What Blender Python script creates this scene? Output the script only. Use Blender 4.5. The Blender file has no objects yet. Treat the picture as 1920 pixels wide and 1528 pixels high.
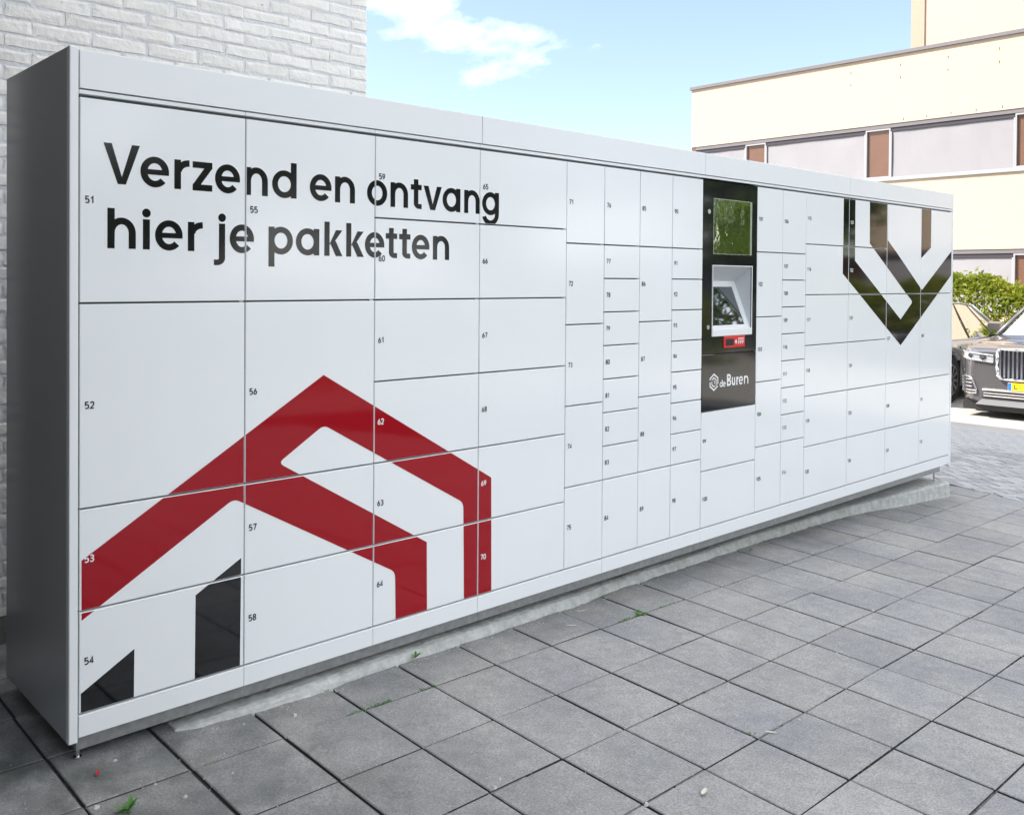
import bpy, math, random
from mathutils import Vector, Matrix
from mathutils.geometry import tessellate_polygon
random.seed(7)
R = math.radians
S = bpy.context.scene
COL = S.collection

# ------------------------------------------------------------------ camera
cam = bpy.data.cameras.new('camera')
cam_o = bpy.data.objects.new('camera', cam)
COL.objects.link(cam_o)
AZ, PIT, ROL = 0.7254, -0.0127, 0.0068
fw = Vector((math.sin(AZ) * math.cos(PIT), math.cos(AZ) * math.cos(PIT), math.sin(PIT)))
rt = Vector((math.cos(AZ), -math.sin(AZ), 0))
up = rt.cross(fw)
rt2 = rt * math.cos(ROL) + up * math.sin(ROL)
up2 = -rt * math.sin(ROL) + up * math.cos(ROL)
m = Matrix((rt2, up2, -fw)).transposed().to_4x4()
m.translation = Vector((-0.9026, -2.6363, 1.3667))
cam_o.matrix_world = m
cam.lens = 32.523
cam.sensor_width = 36
cam.shift_x = 0.04447
cam.shift_y = -0.1133
cam.clip_start = 0.05
cam.clip_end = 2000
S.camera = cam_o

# ------------------------------------------------------------------ sky, sun, exposure
SUN_EL, SUN_AZ = R(48), R(-46.2)
w = bpy.data.worlds.new('World')
S.world = w
w.use_nodes = True
wn, wl = w.node_tree.nodes, w.node_tree.links
bg = wn['Background']
sky = wn.new('ShaderNodeTexSky')
sky.sky_type = 'NISHITA'
sky.sun_disc = False
sky.sun_elevation = SUN_EL
sky.sun_rotation = SUN_AZ
sky.air_density = 1.0
sky.dust_density = 0.8
sky.ozone_density = 1.0
tc = wn.new('ShaderNodeTexCoord')
mp = wn.new('ShaderNodeMapping')
mp.inputs['Scale'].default_value = (1, 1, 2.0)
mp.inputs['Rotation'].default_value = (0, 0, R(160))
wl.new(tc.outputs['Generated'], mp.inputs[0])
cn = wn.new('ShaderNodeTexNoise')
cn.noise_dimensions = '4D'
cn.inputs['W'].default_value = 106.75
cn.inputs['Scale'].default_value = 1.5
cn.inputs['Detail'].default_value = 8
cn.inputs['Roughness'].default_value = 0.55
cn.inputs['Distortion'].default_value = 0.35
wl.new(mp.outputs[0], cn.inputs['Vector'])
cr = wn.new('ShaderNodeValToRGB')
cr.color_ramp.elements[0].position = 0.472
cr.color_ramp.elements[0].color = (0.03, 0.03, 0.03, 1)
cr.color_ramp.elements[1].position = 0.65
cr.color_ramp.elements[1].color = (0.92, 0.92, 0.92, 1)
wl.new(cn.outputs['Fac'], cr.inputs[0])
mixc = wn.new('ShaderNodeMix'); mixc.data_type = 'RGBA'
wl.new(cr.outputs[0], mixc.inputs['Factor'])
wl.new(sky.outputs[0], mixc.inputs[6])
CLOUD = wn.new('ShaderNodeRGB'); CLOUD.outputs[0].default_value = (21, 21, 21, 1)
wl.new(CLOUD.outputs[0], mixc.inputs[7])
wl.new(mixc.outputs[2], bg.inputs[0])
bg.inputs[1].default_value = 0.075

sun = bpy.data.lights.new('sun', 'SUN')
sun.energy = 3.5
sun.angle = R(0.53)
sun.color = (1.0, 0.94, 0.84)
sun_o = bpy.data.objects.new('sun', sun)
COL.objects.link(sun_o)
sd = Vector((math.sin(SUN_AZ) * math.cos(SUN_EL), math.cos(SUN_AZ) * math.cos(SUN_EL), math.sin(SUN_EL)))
sun_o.rotation_euler = sd.to_track_quat('Z', 'Y').to_euler()
sun_o.location = sd * 40

S.view_settings.view_transform = 'Standard'
S.view_settings.look = 'None'
S.view_settings.gamma = 1
S.view_settings.use_curve_mapping = False
S.view_settings.exposure = 1.66

# ------------------------------------------------------------------ helpers
WM = {}


class MB:
    def __init__(s):
        s.v, s.f, s.mi = [], [], []

    def add(s, vs, fs, mi=0):
        b = len(s.v)
        s.v += [tuple(v) for v in vs]
        for f in fs:
            s.f.append(tuple(i + b for i in f))
            s.mi.append(mi)
        return s

    def poly(s, pts, mi=0):
        return s.add(pts, [tuple(range(len(pts)))], mi)

    def box(s, x0, x1, y0, y1, z0, z1, mi=0, rot=None):
        vs = [(x, y, z) for x in (x0, x1) for y in (y0, y1) for z in (z0, z1)]
        if rot:
            vs = [rot @ Vector(v) for v in vs]
        return s.add(vs, [(0, 1, 3, 2), (4, 6, 7, 5), (0, 4, 5, 1), (2, 3, 7, 6), (0, 2, 6, 4), (1, 5, 7, 3)], mi)

    def slab(s, x0, x1, z0, z1, yf, yb, c=0.0015, mi=0):
        """panel facing -Y with a chamfered front edge"""
        o = [(x0, yf + c, z0), (x1, yf + c, z0), (x1, yf + c, z1), (x0, yf + c, z1)]
        i = [(x0 + c, yf, z0 + c), (x1 - c, yf, z0 + c), (x1 - c, yf, z1 - c), (x0 + c, yf, z1 - c)]
        k = [(x, yb, z) for x, _, z in o]
        fs = [(4, 5, 6, 7)]
        for a in range(4):
            b = (a + 1) % 4
            fs += [(a, b, 4 + b, 4 + a), (8 + a, 8 + b, b, a)]
        fs.append((11, 10, 9, 8))
        return s.add(o + i + k, fs, mi)

    def prism(s, pts, axis, d0, d1, mi=0):
        """convex polygon pts (u,v) swept along axis ('x','y','z')"""
        def P(u, v, d):
            return {'x': (d, u, v), 'y': (u, d, v), 'z': (u, v, d)}[axis]
        n = len(pts)
        vs = [P(u, v, d0) for u, v in pts] + [P(u, v, d1) for u, v in pts]
        fs = [tuple(range(n)), tuple(range(2 * n - 1, n - 1, -1))]
        fs += [(i, n + i, n + (i + 1) % n, (i + 1) % n) for i in range(n)]
        return s.add(vs, fs, mi)

    def tube(s, p0, p1, r0, r1=None, n=10, mi=0, cap=True):
        r1 = r0 if r1 is None else r1
        p0, p1 = Vector(p0), Vector(p1)
        d = (p1 - p0).normalized()
        a = d.orthogonal().normalized()
        b = d.cross(a)
        vs = []
        for p, r in ((p0, r0), (p1, r1)):
            vs += [p + (a * math.cos(t) + b * math.sin(t)) * r for t in [2 * math.pi * i / n for i in range(n)]]
        fs = [(i, (i + 1) % n, n + (i + 1) % n, n + i) for i in range(n)]
        if cap:
            fs += [tuple(range(n - 1, -1, -1)), tuple(range(n, 2 * n))]
        return s.add(vs, fs, mi)


def mesh_of(name, mb, mats, origin=(0, 0, 0), smooth=False):
    me = bpy.data.meshes.new(name)
    o = Vector(origin)
    me.from_pydata([tuple(Vector(v) - o) for v in mb.v], [], mb.f)
    for mt in (mats if isinstance(mats, (list, tuple)) else [mats]):
        me.materials.append(mt)
    if any(mb.mi):
        me.polygons.foreach_set('material_index', mb.mi)
    if smooth:
        me.polygons.foreach_set('use_smooth', [True] * len(me.polygons))
    me.update()
    return me


def link(name, me, parent=None, loc=(0, 0, 0), label=None, kind=None):
    o = bpy.data.objects.new(name, me)
    COL.objects.link(o)
    o.location = loc
    WM[o] = Matrix.Translation(Vector(loc))
    if parent:
        o.parent = parent
        o.matrix_parent_inverse = WM[parent].inverted()
    if label:
        o['label'] = label
    if kind:
        o['kind'] = kind
    return o


def part(name, mb, mats, parent, origin=(0, 0, 0), label=None, kind=None, smooth=False):
    return link(name, mesh_of(name, mb, mats, origin, smooth), parent, origin, label, kind)


def thing(name, label, cat, loc, group=None):
    o = link(name, None, None, loc, label)
    o['category'] = cat
    if group:
        o['group'] = group
    return o


def solo(name, mb, mats, label, cat, loc, group=None, smooth=False):
    o = part(name, mb, mats, None, loc, label, None, smooth)
    o['category'] = cat
    if group:
        o['group'] = group
    return o


def structure(name, mb=None, mats=None):
    o = link(name, mesh_of(name, mb, mats) if mb else None, None, (0, 0, 0))
    o['kind'] = 'structure'
    return o


def clamp(v, a, b):
    return max(a, min(b, v))


def gz(x, y):
    """ground height: pavement falls away along the locker, drive dips to the parking"""
    g = -0.0249 * x + 0.0329 * clamp(y, -9, 3)
    t = clamp((x - 6.5) / 5.5, 0, 1)
    return g * (1 - t) + (-0.40) * t


# ------------------------------------------------------------------ materials
def mat(name, col, rough=0.6, metal=0.0, spec=0.5, var=0.0, scale=8.0, bump=0.0, bscale=60.0, col2=None,
        rand=0.0, rvar=0.0, coat=0.0, speck=None):
    mt = bpy.data.materials.new(name)
    mt.use_nodes = True
    n, l = mt.node_tree.nodes, mt.node_tree.links
    p = n['Principled BSDF']
    p.inputs['Roughness'].default_value = rough
    p.inputs['Metallic'].default_value = metal
    p.inputs['Specular IOR Level'].default_value = spec
    p.inputs['Coat Weight'].default_value = coat
    p.inputs['Coat Roughness'].default_value = 0.04
    tcn = n.new('ShaderNodeTexCoord')
    ns = n.new('ShaderNodeTexNoise')
    ns.inputs['Scale'].default_value = scale
    ns.inputs['Detail'].default_value = 6
    ns.inputs['Roughness'].default_value = 0.65
    geo = n.new('ShaderNodeNewGeometry')
    l.new(geo.outputs['Position'], ns.inputs['Vector'])
    rmp = n.new('ShaderNodeValToRGB')
    rmp.color_ramp.elements[0].position = 0.3
    rmp.color_ramp.elements[1].position = 0.7
    c2 = col2 or tuple(c * (1 - var) for c in col)
    rmp.color_ramp.elements[0].color = (*c2, 1)
    rmp.color_ramp.elements[1].color = (*col, 1)
    l.new(ns.outputs['Fac'], rmp.inputs[0])
    out = rmp.outputs[0]
    if speck:
        scol, sscale, sth = speck
        n2 = n.new('ShaderNodeTexNoise')
        n2.inputs['Scale'].default_value = sscale
        n2.inputs['Detail'].default_value = 3
        l.new(geo.outputs['Position'], n2.inputs['Vector'])
        r2 = n.new('ShaderNodeValToRGB')
        r2.color_ramp.elements[0].position = sth
        r2.color_ramp.elements[1].position = sth + 0.07
        l.new(n2.outputs['Fac'], r2.inputs[0])
        mm = n.new('ShaderNodeMix'); mm.data_type = 'RGBA'
        l.new(r2.outputs[0], mm.inputs['Factor'])
        l.new(out, mm.inputs[6])
        mm.inputs[7].default_value = (*scol, 1)
        out = mm.outputs[2]
    if rand:
        oi = n.new('ShaderNodeObjectInfo')
        mr = n.new('ShaderNodeMapRange')
        mr.inputs['To Min'].default_value = 1 - rand
        mr.inputs['To Max'].default_value = 1 + rand
        l.new(oi.outputs['Random'], mr.inputs['Value'])
        hs = n.new('ShaderNodeHueSaturation')
        l.new(mr.outputs[0], hs.inputs['Value'])
        l.new(out, hs.inputs['Color'])
        out = hs.outputs[0]
    l.new(out, p.inputs['Base Color'])
    if rvar:
        mr2 = n.new('ShaderNodeMapRange')
        mr2.inputs['To Min'].default_value = max(0, rough - rvar)
        mr2.inputs['To Max'].default_value = rough + rvar
        l.new(ns.outputs['Fac'], mr2.inputs['Value'])
        l.new(mr2.outputs[0], p.inputs['Roughness'])
    if bump:
        nb = n.new('ShaderNodeTexNoise')
        nb.inputs['Scale'].default_value = bscale
        nb.inputs['Detail'].default_value = 5
        l.new(geo.outputs['Position'], nb.inputs['Vector'])
        bp = n.new('ShaderNodeBump')
        bp.inputs['Strength'].default_value = 1.0
        bp.inputs['Distance'].default_value = bump
        l.new(nb.outputs['Fac'], bp.inputs['Height'])
        l.new(bp.outputs[0], p.inputs['Normal'])
    return mt


def brick_mat(name, c1, c2, mortar, bw, bh, mort=0.006, scale=1.0, axis='yz', bump=0.004):
    mt = mat(name, c1, 0.85)
    n, l = mt.node_tree.nodes, mt.node_tree.links
    p = n['Principled BSDF']
    geo = n.new('ShaderNodeNewGeometry')
    sp = n.new('ShaderNodeSeparateXYZ')
    l.new(geo.outputs['Position'], sp.inputs[0])
    cb = n.new('ShaderNodeCombineXYZ')
    l.new(sp.outputs[axis[0].upper()], cb.inputs[0])
    l.new(sp.outputs[axis[1].upper()], cb.inputs[1])
    bt = n.new('ShaderNodeTexBrick')
    bt.inputs['Scale'].default_value = 1
    bt.inputs['Brick Width'].default_value = bw
    bt.inputs['Row Height'].default_value = bh
    bt.inputs['Mortar Size'].default_value = mort
    bt.inputs['Color1'].default_value = (*c1, 1)
    bt.inputs['Color2'].default_value = (*c2, 1)
    bt.inputs['Mortar'].default_value = (*mortar, 1)
    l.new(cb.outputs[0], bt.inputs['Vector'])
    l.new(bt.outputs['Color'], p.inputs['Base Color'])
    bp = n.new('ShaderNodeBump')
    bp.invert = True
    bp.inputs['Distance'].default_value = bump
    l.new(bt.outputs['Fac'], bp.inputs['Height'])
    l.new(bp.outputs[0], p.inputs['Normal'])
    return mt


def gloss_paint(name, col, rough, bump=0.00012, bscale=9.0, var=0.02, coat=0.0, spec=0.5):
    return mat(name, col, rough, 0, spec, var, 2.5, bump, bscale, coat=coat)


M_WHITE = gloss_paint('white_powder_coat', (0.83, 0.845, 0.86), 0.13)
M_FRAME = gloss_paint('white_frame_coat', (0.82, 0.835, 0.85), 0.22)
M_SIDE = gloss_paint('side_panel_coat', (0.46, 0.475, 0.485), 0.15)  # even grey, deeper than the white frame coat
M_GAP = mat('gap_grey', (0.13, 0.14, 0.15), 0.6)
M_RED = gloss_paint('red_print', (0.33, 0.001, 0.008), 0.05, spec=0.55)
M_BLACK = gloss_paint('black_print', (0.006, 0.006, 0.008), 0.055, spec=0.95)
M_LETTER = gloss_paint('letter_vinyl', (0.008, 0.008, 0.010), 0.10, spec=0.40)
M_INK = mat('number_ink', (0.012, 0.012, 0.014), 0.5)
M_INKW = mat('number_white', (0.82, 0.82, 0.82), 0.4)
M_PANEL = gloss_paint('black_panel', (0.011, 0.012, 0.014), 0.06, spec=0.6)
M_GALV = mat('galvanised_steel', (0.50, 0.51, 0.52), 0.42, 0.75, 0.5, 0.35, 38, 0.0003, 90, rvar=0.12)
M_STEEL = mat('lock_steel', (0.7, 0.7, 0.7), 0.25, 1.0)
M_RUBBER = mat('black_rubber', (0.02, 0.02, 0.02), 0.7)


def slab_mat():
    """grey concrete slab: cloudy grey, light grit specks, dark pits, moss beside the plinth"""
    mt = mat('concrete_slab', (0.365, 0.368, 0.37), 0.85, 0, 0.3, 0, 18.0, 0.0014, 220, (0.280, 0.284, 0.283), rand=0.07,
             rvar=0.08, speck=((0.62, 0.62, 0.61), 170, 0.70))
    n, l = mt.node_tree.nodes, mt.node_tree.links
    p = n['Principled BSDF']
    src = p.inputs['Base Color'].links[0].from_socket
    geo = n.new('ShaderNodeNewGeometry')
    # dark pits
    nd = n.new('ShaderNodeTexNoise'); nd.inputs['Scale'].default_value = 150; nd.inputs['Detail'].default_value = 4
    nd.inputs['Roughness'].default_value = 0.75
    l.new(geo.outputs['Position'], nd.inputs['Vector'])
    rd = n.new('ShaderNodeValToRGB')
    rd.color_ramp.elements[0].position = 0.30; rd.color_ramp.elements[0].color = (0.62, 0.62, 0.62, 1)
    rd.color_ramp.elements[1].position = 0.70; rd.color_ramp.elements[1].color = (1.38, 1.38, 1.38, 1)
    l.new(nd.outputs['Fac'], rd.inputs[0])
    mu = n.new('ShaderNodeMix'); mu.data_type = 'RGBA'; mu.blend_type = 'MULTIPLY'; mu.inputs['Factor'].default_value = 1
    l.new(src, mu.inputs[6]); l.new(rd.outputs[0], mu.inputs[7])
    # stains, large soft
    ns = n.new('ShaderNodeTexNoise'); ns.inputs['Scale'].default_value = 2.3; ns.inputs['Detail'].default_value = 3
    l.new(geo.outputs['Position'], ns.inputs['Vector'])
    rs = n.new('ShaderNodeValToRGB')
    rs.color_ramp.elements[0].position = 0.35; rs.color_ramp.elements[0].color = (0.84, 0.84, 0.855, 1)
    rs.color_ramp.elements[1].position = 0.70; rs.color_ramp.elements[1].color = (1.10, 1.065, 1.01, 1)
    l.new(ns.outputs['Fac'], rs.inputs[0])
    mu2 = n.new('ShaderNodeMix'); mu2.data_type = 'RGBA'; mu2.blend_type = 'MULTIPLY'; mu2.inputs['Factor'].default_value = 1
    l.new(mu.outputs[2], mu2.inputs[6]); l.new(rs.outputs[0], mu2.inputs[7])
    # algae film on the damp first row next to the plinth
    sp = n.new('ShaderNodeSeparateXYZ'); l.new(geo.outputs['Position'], sp.inputs[0])
    mr = n.new('ShaderNodeMapRange')
    mr.inputs['From Min'].default_value = -0.30; mr.inputs['From Max'].default_value = 0.02
    l.new(sp.outputs['Y'], mr.inputs['Value'])
    nm = n.new('ShaderNodeTexNoise'); nm.inputs['Scale'].default_value = 6; nm.inputs['Detail'].default_value = 6
    l.new(geo.outputs['Position'], nm.inputs['Vector'])
    rm = n.new('ShaderNodeValToRGB')
    rm.color_ramp.elements[0].position = 0.34; rm.color_ramp.elements[1].position = 0.66
    rm.color_ramp.elements[0].color = (0.25, 0.25, 0.25, 1)
    rm.color_ramp.elements[1].color = (0.92, 0.92, 0.92, 1)
    l.new(nm.outputs['Fac'], rm.inputs[0])
    mrx = n.new('ShaderNodeMapRange')          # the same dark tint also strengthens towards low X
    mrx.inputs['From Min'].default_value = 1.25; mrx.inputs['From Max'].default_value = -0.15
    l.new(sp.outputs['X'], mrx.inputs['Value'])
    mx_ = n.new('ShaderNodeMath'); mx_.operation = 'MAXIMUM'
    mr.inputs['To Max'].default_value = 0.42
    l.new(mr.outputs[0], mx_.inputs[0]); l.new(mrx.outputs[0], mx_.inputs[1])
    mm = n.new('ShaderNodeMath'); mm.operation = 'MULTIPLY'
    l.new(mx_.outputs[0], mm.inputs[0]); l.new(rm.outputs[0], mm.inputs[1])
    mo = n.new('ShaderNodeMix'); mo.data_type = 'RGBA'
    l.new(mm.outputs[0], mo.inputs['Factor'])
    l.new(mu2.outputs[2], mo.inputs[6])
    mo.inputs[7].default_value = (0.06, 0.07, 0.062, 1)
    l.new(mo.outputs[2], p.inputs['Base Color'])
    return mt


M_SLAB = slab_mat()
M_SAND = mat('joint_sand', (0.075, 0.074, 0.07), 0.95, var=0.5, scale=120, bump=0.004, bscale=200,
             speck=((0.24, 0.235, 0.22), 120, 0.66))
M_SOIL = mat('joint_soil', (0.06, 0.058, 0.054), 0.95, var=0.4, scale=90)
M_PAVER = mat('paver_brick', (0.38, 0.38, 0.38), 0.9, spec=0.25, var=0.22, scale=30, bump=0.002, bscale=150, rand=0.2)
M_PARK = mat('parking_paving', (0.40, 0.38, 0.35), 0.9, var=0.2, scale=1.5, bump=0.003, bscale=60)
M_MORTAR = mat('plinth_mortar', (0.60, 0.605, 0.59), 0.9, 0, 0.3, 0, 22, 0.006, 60, (0.36, 0.37, 0.345),
               speck=((0.22, 0.23, 0.20), 20, 0.70))
M_BRICKW = mat('whitewashed_brick', (0.87, 0.85, 0.81), 0.85, 0, 0.3, 0, 14, 0.007, 30, (0.79, 0.77, 0.74), rand=0.03,
               speck=((0.40, 0.38, 0.35), 40, 0.70))
M_JOINTW = mat('whitewashed_joint', (0.74, 0.75, 0.77), 0.9, var=0.1, scale=20, bump=0.006, bscale=60)
M_PLAINW = mat('painted_masonry', (0.68, 0.67, 0.65), 0.9, var=0.1, scale=3, bump=0.01, bscale=14)
M_DARKB = brick_mat('dark_brick', (0.075, 0.068, 0.062), (0.05, 0.046, 0.044), (0.03, 0.03, 0.03), 0.234, 0.061)

# ------------------------------------------------------------------ ground, pavement, forecourt
gx = [-160, -60, -20, -8, -3] + [0.5 * i for i in range(-4, 30)] + [16, 20, 25, 30, 40, 70, 180]
gx = sorted(set(gx))
gy = [-170, -70, -30, -14, -9, -6, -4, -2, 0, 2, 3, 6, 10, 20, 40, 90, 200]
g = MB()
for x in gx:
    for y in gy:
        g.v.append((x, y, gz(x, y) - 0.030))
ny = len(gy)
for i in range(len(gx) - 1):
    for j in range(ny - 1):
        g.f.append((i * ny + j, (i + 1) * ny + j, (i + 1) * ny + j + 1, i * ny + j + 1)); g.mi.append(0)
structure('ground', g, M_SAND)

KX, KY = 6.4466, 0.0                       # a point on the joint between slabs and drive
KD = Vector((math.sin(R(15.2)), math.cos(R(15.2))))       # direction of that joint
KN = Vector((KD.y, -KD.x))                 # towards the drive


def kerb_side(x, y):
    return (Vector((x, y)) - Vector((KX, KY))).dot(KN)


def clip_half(poly, n, d):
    """keep the part of a convex 2-D polygon with p.n <= d"""
    out = []
    for i in range(len(poly)):
        a, b = poly[i], poly[(i + 1) % len(poly)]
        da, db = a[0] * n[0] + a[1] * n[1] - d, b[0] * n[0] + b[1] * n[1] - d
        if da <= 0:
            out.append(a)
        if da * db < 0:
            t = da / (da - db)
            out.append((a[0] + (b[0] - a[0]) * t, a[1] + (b[1] - a[1]) * t))
    return out


def in_view(x, y, z, pad=0.25):
    q = Vector((x, y, z)) - m.translation
    dz = q.dot(fw)
    if dz < 0.5:
        return False
    a, b = q.dot(rt2) / dz, q.dot(up2) / dz
    return -0.5042 - pad < a < 0.6027 + pad and b > -0.5659 - pad


T = 0.2962
ga = 0.0083
ca, sa = math.cos(ga), math.sin(ga)
pavement = structure('pavement')
sheet = MB()
for i in range(24):
    x0, x1 = -4 + i * 0.44, -4 + (i + 1) * 0.44
    for y0, y1 in ((-9, -3), (-3, -0.5), (-0.5, 1.29)):
        sheet.poly([(x0, y0, gz(x0, y0) - 0.010), (x1, y0, gz(x1, y0) - 0.010), (x1, y1, gz(x1, y1) - 0.010), (x0, y1, gz(x0, y1) - 0.010)])
part('bedding_sand', sheet, M_SAND, pavement)
M_FILL = mat('washed_in_sand', (0.20, 0.20, 0.19), 0.95, 0, 0.3, 0, 30, 0.003, 160, (0.10, 0.10, 0.095), speck=((0.42, 0.41, 0.39), 110, 0.64))
fill = MB()
frn = random.Random(17)
for j in range(-1, 16):
    for q in range(-24, 44):
        u0, u1 = q * .148 + .004, (q + 1) * .148 - .004
        dep = (.004, .0055, .008)[frn.choice((0, 0, 1, 2))] if j not in (4, 5) else .0095
        qd = [(1.72 + ca * u - sa * v, -0.188 + sa * u + ca * v) for u, v in ((u0, -j * T - .008), (u1, -j * T - .008), (u1, -j * T + .008), (u0, -j * T + .008))]
        if max(p[0] for p in qd) > 6.25:
            continue
        fill.poly([(x, y, gz(x, y) - dep) for x, y in qd])
part('joint_filling', fill, M_FILL, pavement, kind='stuff')

slab_stuff = MB()
n_slab = 0


def slab_piece(mb, quad, thick=0.04, c=0.0035, dz=0.0, tx=0.0, ty=0.0):
    n = len(quad)
    cx = sum(p[0] for p in quad) / n
    cy = sum(p[1] for p in quad) / n
    def z(x, y):
        return gz(x, y) + dz + (x - cx) * tx + (y - cy) * ty
    top, rim = [], []
    for x, y in quad:
        d = math.hypot(x - cx, y - cy) or 1
        k = 1 - c * 1.42 / d
        xi, yi = cx + (x - cx) * k, cy + (y - cy) * k
        top.append((xi, yi, z(xi, yi)))
        rim.append((x, y, z(x, y) - c))
    bot = [(x, y, zz - thick) for x, y, zz in rim]
    fs = [tuple(range(n))]
    sd_ = []
    for i in range(n):
        j = (i + 1) % n
        fs.append((n + i, n + j, j, i))
        sd_.append((2 * n + i, 2 * n + j, n + j, n + i))
    b0 = len(mb.v)
    mb.add(top + rim + bot, fs)
    mb.add([], [])
    for q in sd_:
        mb.f.append(tuple(k + b0 for k in q)); mb.mi.append(1)
    return (cx, cy, gz(cx, cy))


for i in range(-14, 18):
    for j in range(-4, 24):
        rnd = random.Random(i * 977 + j * 31 + 5)
        shx = rnd.uniform(-0.0015, 0.0015) + (0.006 if (j + 40) % 7 == 3 and i > 1 else 0)
        gap_y = 0.0020 + rnd.random() * 0.0014
        gap_x = 0.0032 + rnd.random() * 0.0026
        if j in (3, 5):
            gap_x = gap_x
        u0, u1 = i * T + gap_x + shx, (i + 1) * T - gap_x + shx
        v0, v1 = -(j + 1) * T + gap_y, -j * T - gap_y
        if j in (4, 5):
            v0 += 0.003
        if j == 2:
            v0 += 0.001
        quad = [(1.72 + ca * u - sa * v + rnd.uniform(-.0008, .0008), -0.188 + sa * u + ca * v + rnd.uniform(-.0008, .0008))
                for u, v in ((u0, v0), (u1, v0), (u1, v1), (u0, v1))]
        cxq = sum(p[0] for p in quad) / 4
        cyq = sum(p[1] for p in quad) / 4
        if j < 0 and cxq > 0.30 and cyq > 0.16:
            continue                           # under the plinth
        if cxq < -3.2 or cyq > 1.15 or cyq < -6.6:
            continue
        quad = clip_half(quad, KN, Vector((KX, KY)).dot(KN) - 0.006)
        if len(quad) < 3:
            continue
        ar = abs(sum(quad[k][0] * quad[(k + 1) % len(quad)][1] - quad[(k + 1) % len(quad)][0] * quad[k][1] for k in range(len(quad)))) / 2
        if ar < 0.002:
            continue
        a = dict(dz=rnd.uniform(-0.0012, 0.0012), tx=rnd.uniform(-.005, .005), ty=rnd.uniform(-.005, .005), c=0.0028)
        if in_view(cxq, cyq, gz(cxq, cyq), 0.10) and n_slab < 300:
            n_slab += 1
            mb = MB()
            c = slab_piece(mb, quad, **a)
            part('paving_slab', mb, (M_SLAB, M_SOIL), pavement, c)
        else:
            slab_piece(slab_stuff, quad, **a)
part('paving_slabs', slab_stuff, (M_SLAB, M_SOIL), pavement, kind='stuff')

# the drive of small pavers laid in a herringbone at 45 degrees
drive = structure('drive')
dsheet = MB()
dx = [6.2 + 0.4 * i for i in range(13)]
for i in range(len(dx) - 1):
    for y0, y1 in ((-9, -4), (-4, -1.5), (-1.5, 0.5), (0.5, 3), (3, 7)):
        q = clip_half([(dx[i], y0), (dx[i + 1], y0), (dx[i + 1], y1), (dx[i], y1)], (-KN.x, -KN.y), -Vector((KX, KY)).dot(KN))
        if len(q) > 2:
            dsheet.poly([(x, y, gz(x, y) - 0.012) for x, y in q])
part('bedding_sand', dsheet, M_SAND, drive)
BL, BW = 0.21, 0.105
herr = []
for a in range(-80, 80):
    for b in range(-80, 80):
        k = (a - b) % 4
        # herringbone on a unit grid of BW: horizontal brick at k == 0, vertical at k == 2
        if k == 0:
            r = (a * BW, b * BW, BL, BW)
        elif k == 3:
            r = (a * BW, b * BW, BW, BL)
        else:
            continue
        cxl, cyl = r[0] + r[2] / 2, r[1] + r[3] / 2
        X = 9.0 + (cxl - cyl) * 0.70711
        Y = 0.0 + (cxl + cyl) * 0.70711
        if not (6.3 < X < 10.9 and -3.2 < Y < 4.6) or kerb_side(X, Y) < -0.13:
            continue
        herr.append((X, Y, r))
herr.sort(key=lambda h: (h[0] + 0.9) ** 2 + (h[1] + 2.6) ** 2)
herr_stuff = MB()
n_h = 0
for X, Y, r in herr:
    rnd = random.Random(int(X * 9137) + int(Y * 7919))
    gp = 0.0048
    loc = [(r[0] + gp, r[1] + gp), (r[0] + r[2] - gp, r[1] + gp), (r[0] + r[2] - gp, r[1] + r[3] - gp), (r[0] + gp, r[1] + r[3] - gp)]
    quad = [(9.0 + (u - v) * 0.70711, (u + v) * 0.70711) for u, v in loc]
    quad = clip_half(quad, (-KN.x, -KN.y), -Vector((KX, KY)).dot(KN) - 0.006)
    if len(quad) < 3:
        continue
    a = dict(dz=rnd.uniform(-.001, .001), tx=rnd.uniform(-.008, .008), ty=rnd.uniform(-.008, .008), c=0.0035, thick=0.03)
    if n_h < 300 and in_view(X, Y, gz(X, Y), 0.02) and X < 10.6 and not (Y > 0.55 and X < 7.0):
        n_h += 1
        mb = MB()
        c = slab_piece(mb, quad, **a)
        part('paving_brick', mb, (M_PAVER, M_SOIL), drive, c)
    else:
        slab_piece(herr_stuff, quad, **a)
part('paving_bricks', herr_stuff, (M_PAVER, M_SOIL), drive, kind='stuff')

pk = MB()
px_ = [10.7, 11.2, 11.6, 12.0, 16, 24.9]
for i in range(len(px_) - 1):
    for y0, y1 in ((-7.5, -3), (-3, 0), (0, 3), (3, 20)):
        x0, x1 = px_[i], px_[i + 1]
        pk.poly([(x0, y0, gz(x0, y0) - 0.004), (x1, y0, gz(x1, y0) - 0.004), (x1, y1, gz(x1, y1) - 0.004), (x0, y1, gz(x0, y1) - 0.004)])
rdx = [-40, -10, 0, 3, 6.5, 9, 12, 30, 60]
for i in range(len(rdx) - 1):
    x0, x1 = rdx[i], rdx[i + 1]
    for y0, y1 in ((-13, -9.5), (-9.5, -7.5)):
        pk.poly([(x0, y0, gz(x0, y0) - 0.004), (x1, y0, gz(x1, y0) - 0.004), (x1, y1, gz(x1, y1) - 0.004), (x0, y1, gz(x0, y1) - 0.004)])
structure('parking_ground', pk, M_PARK)

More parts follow.
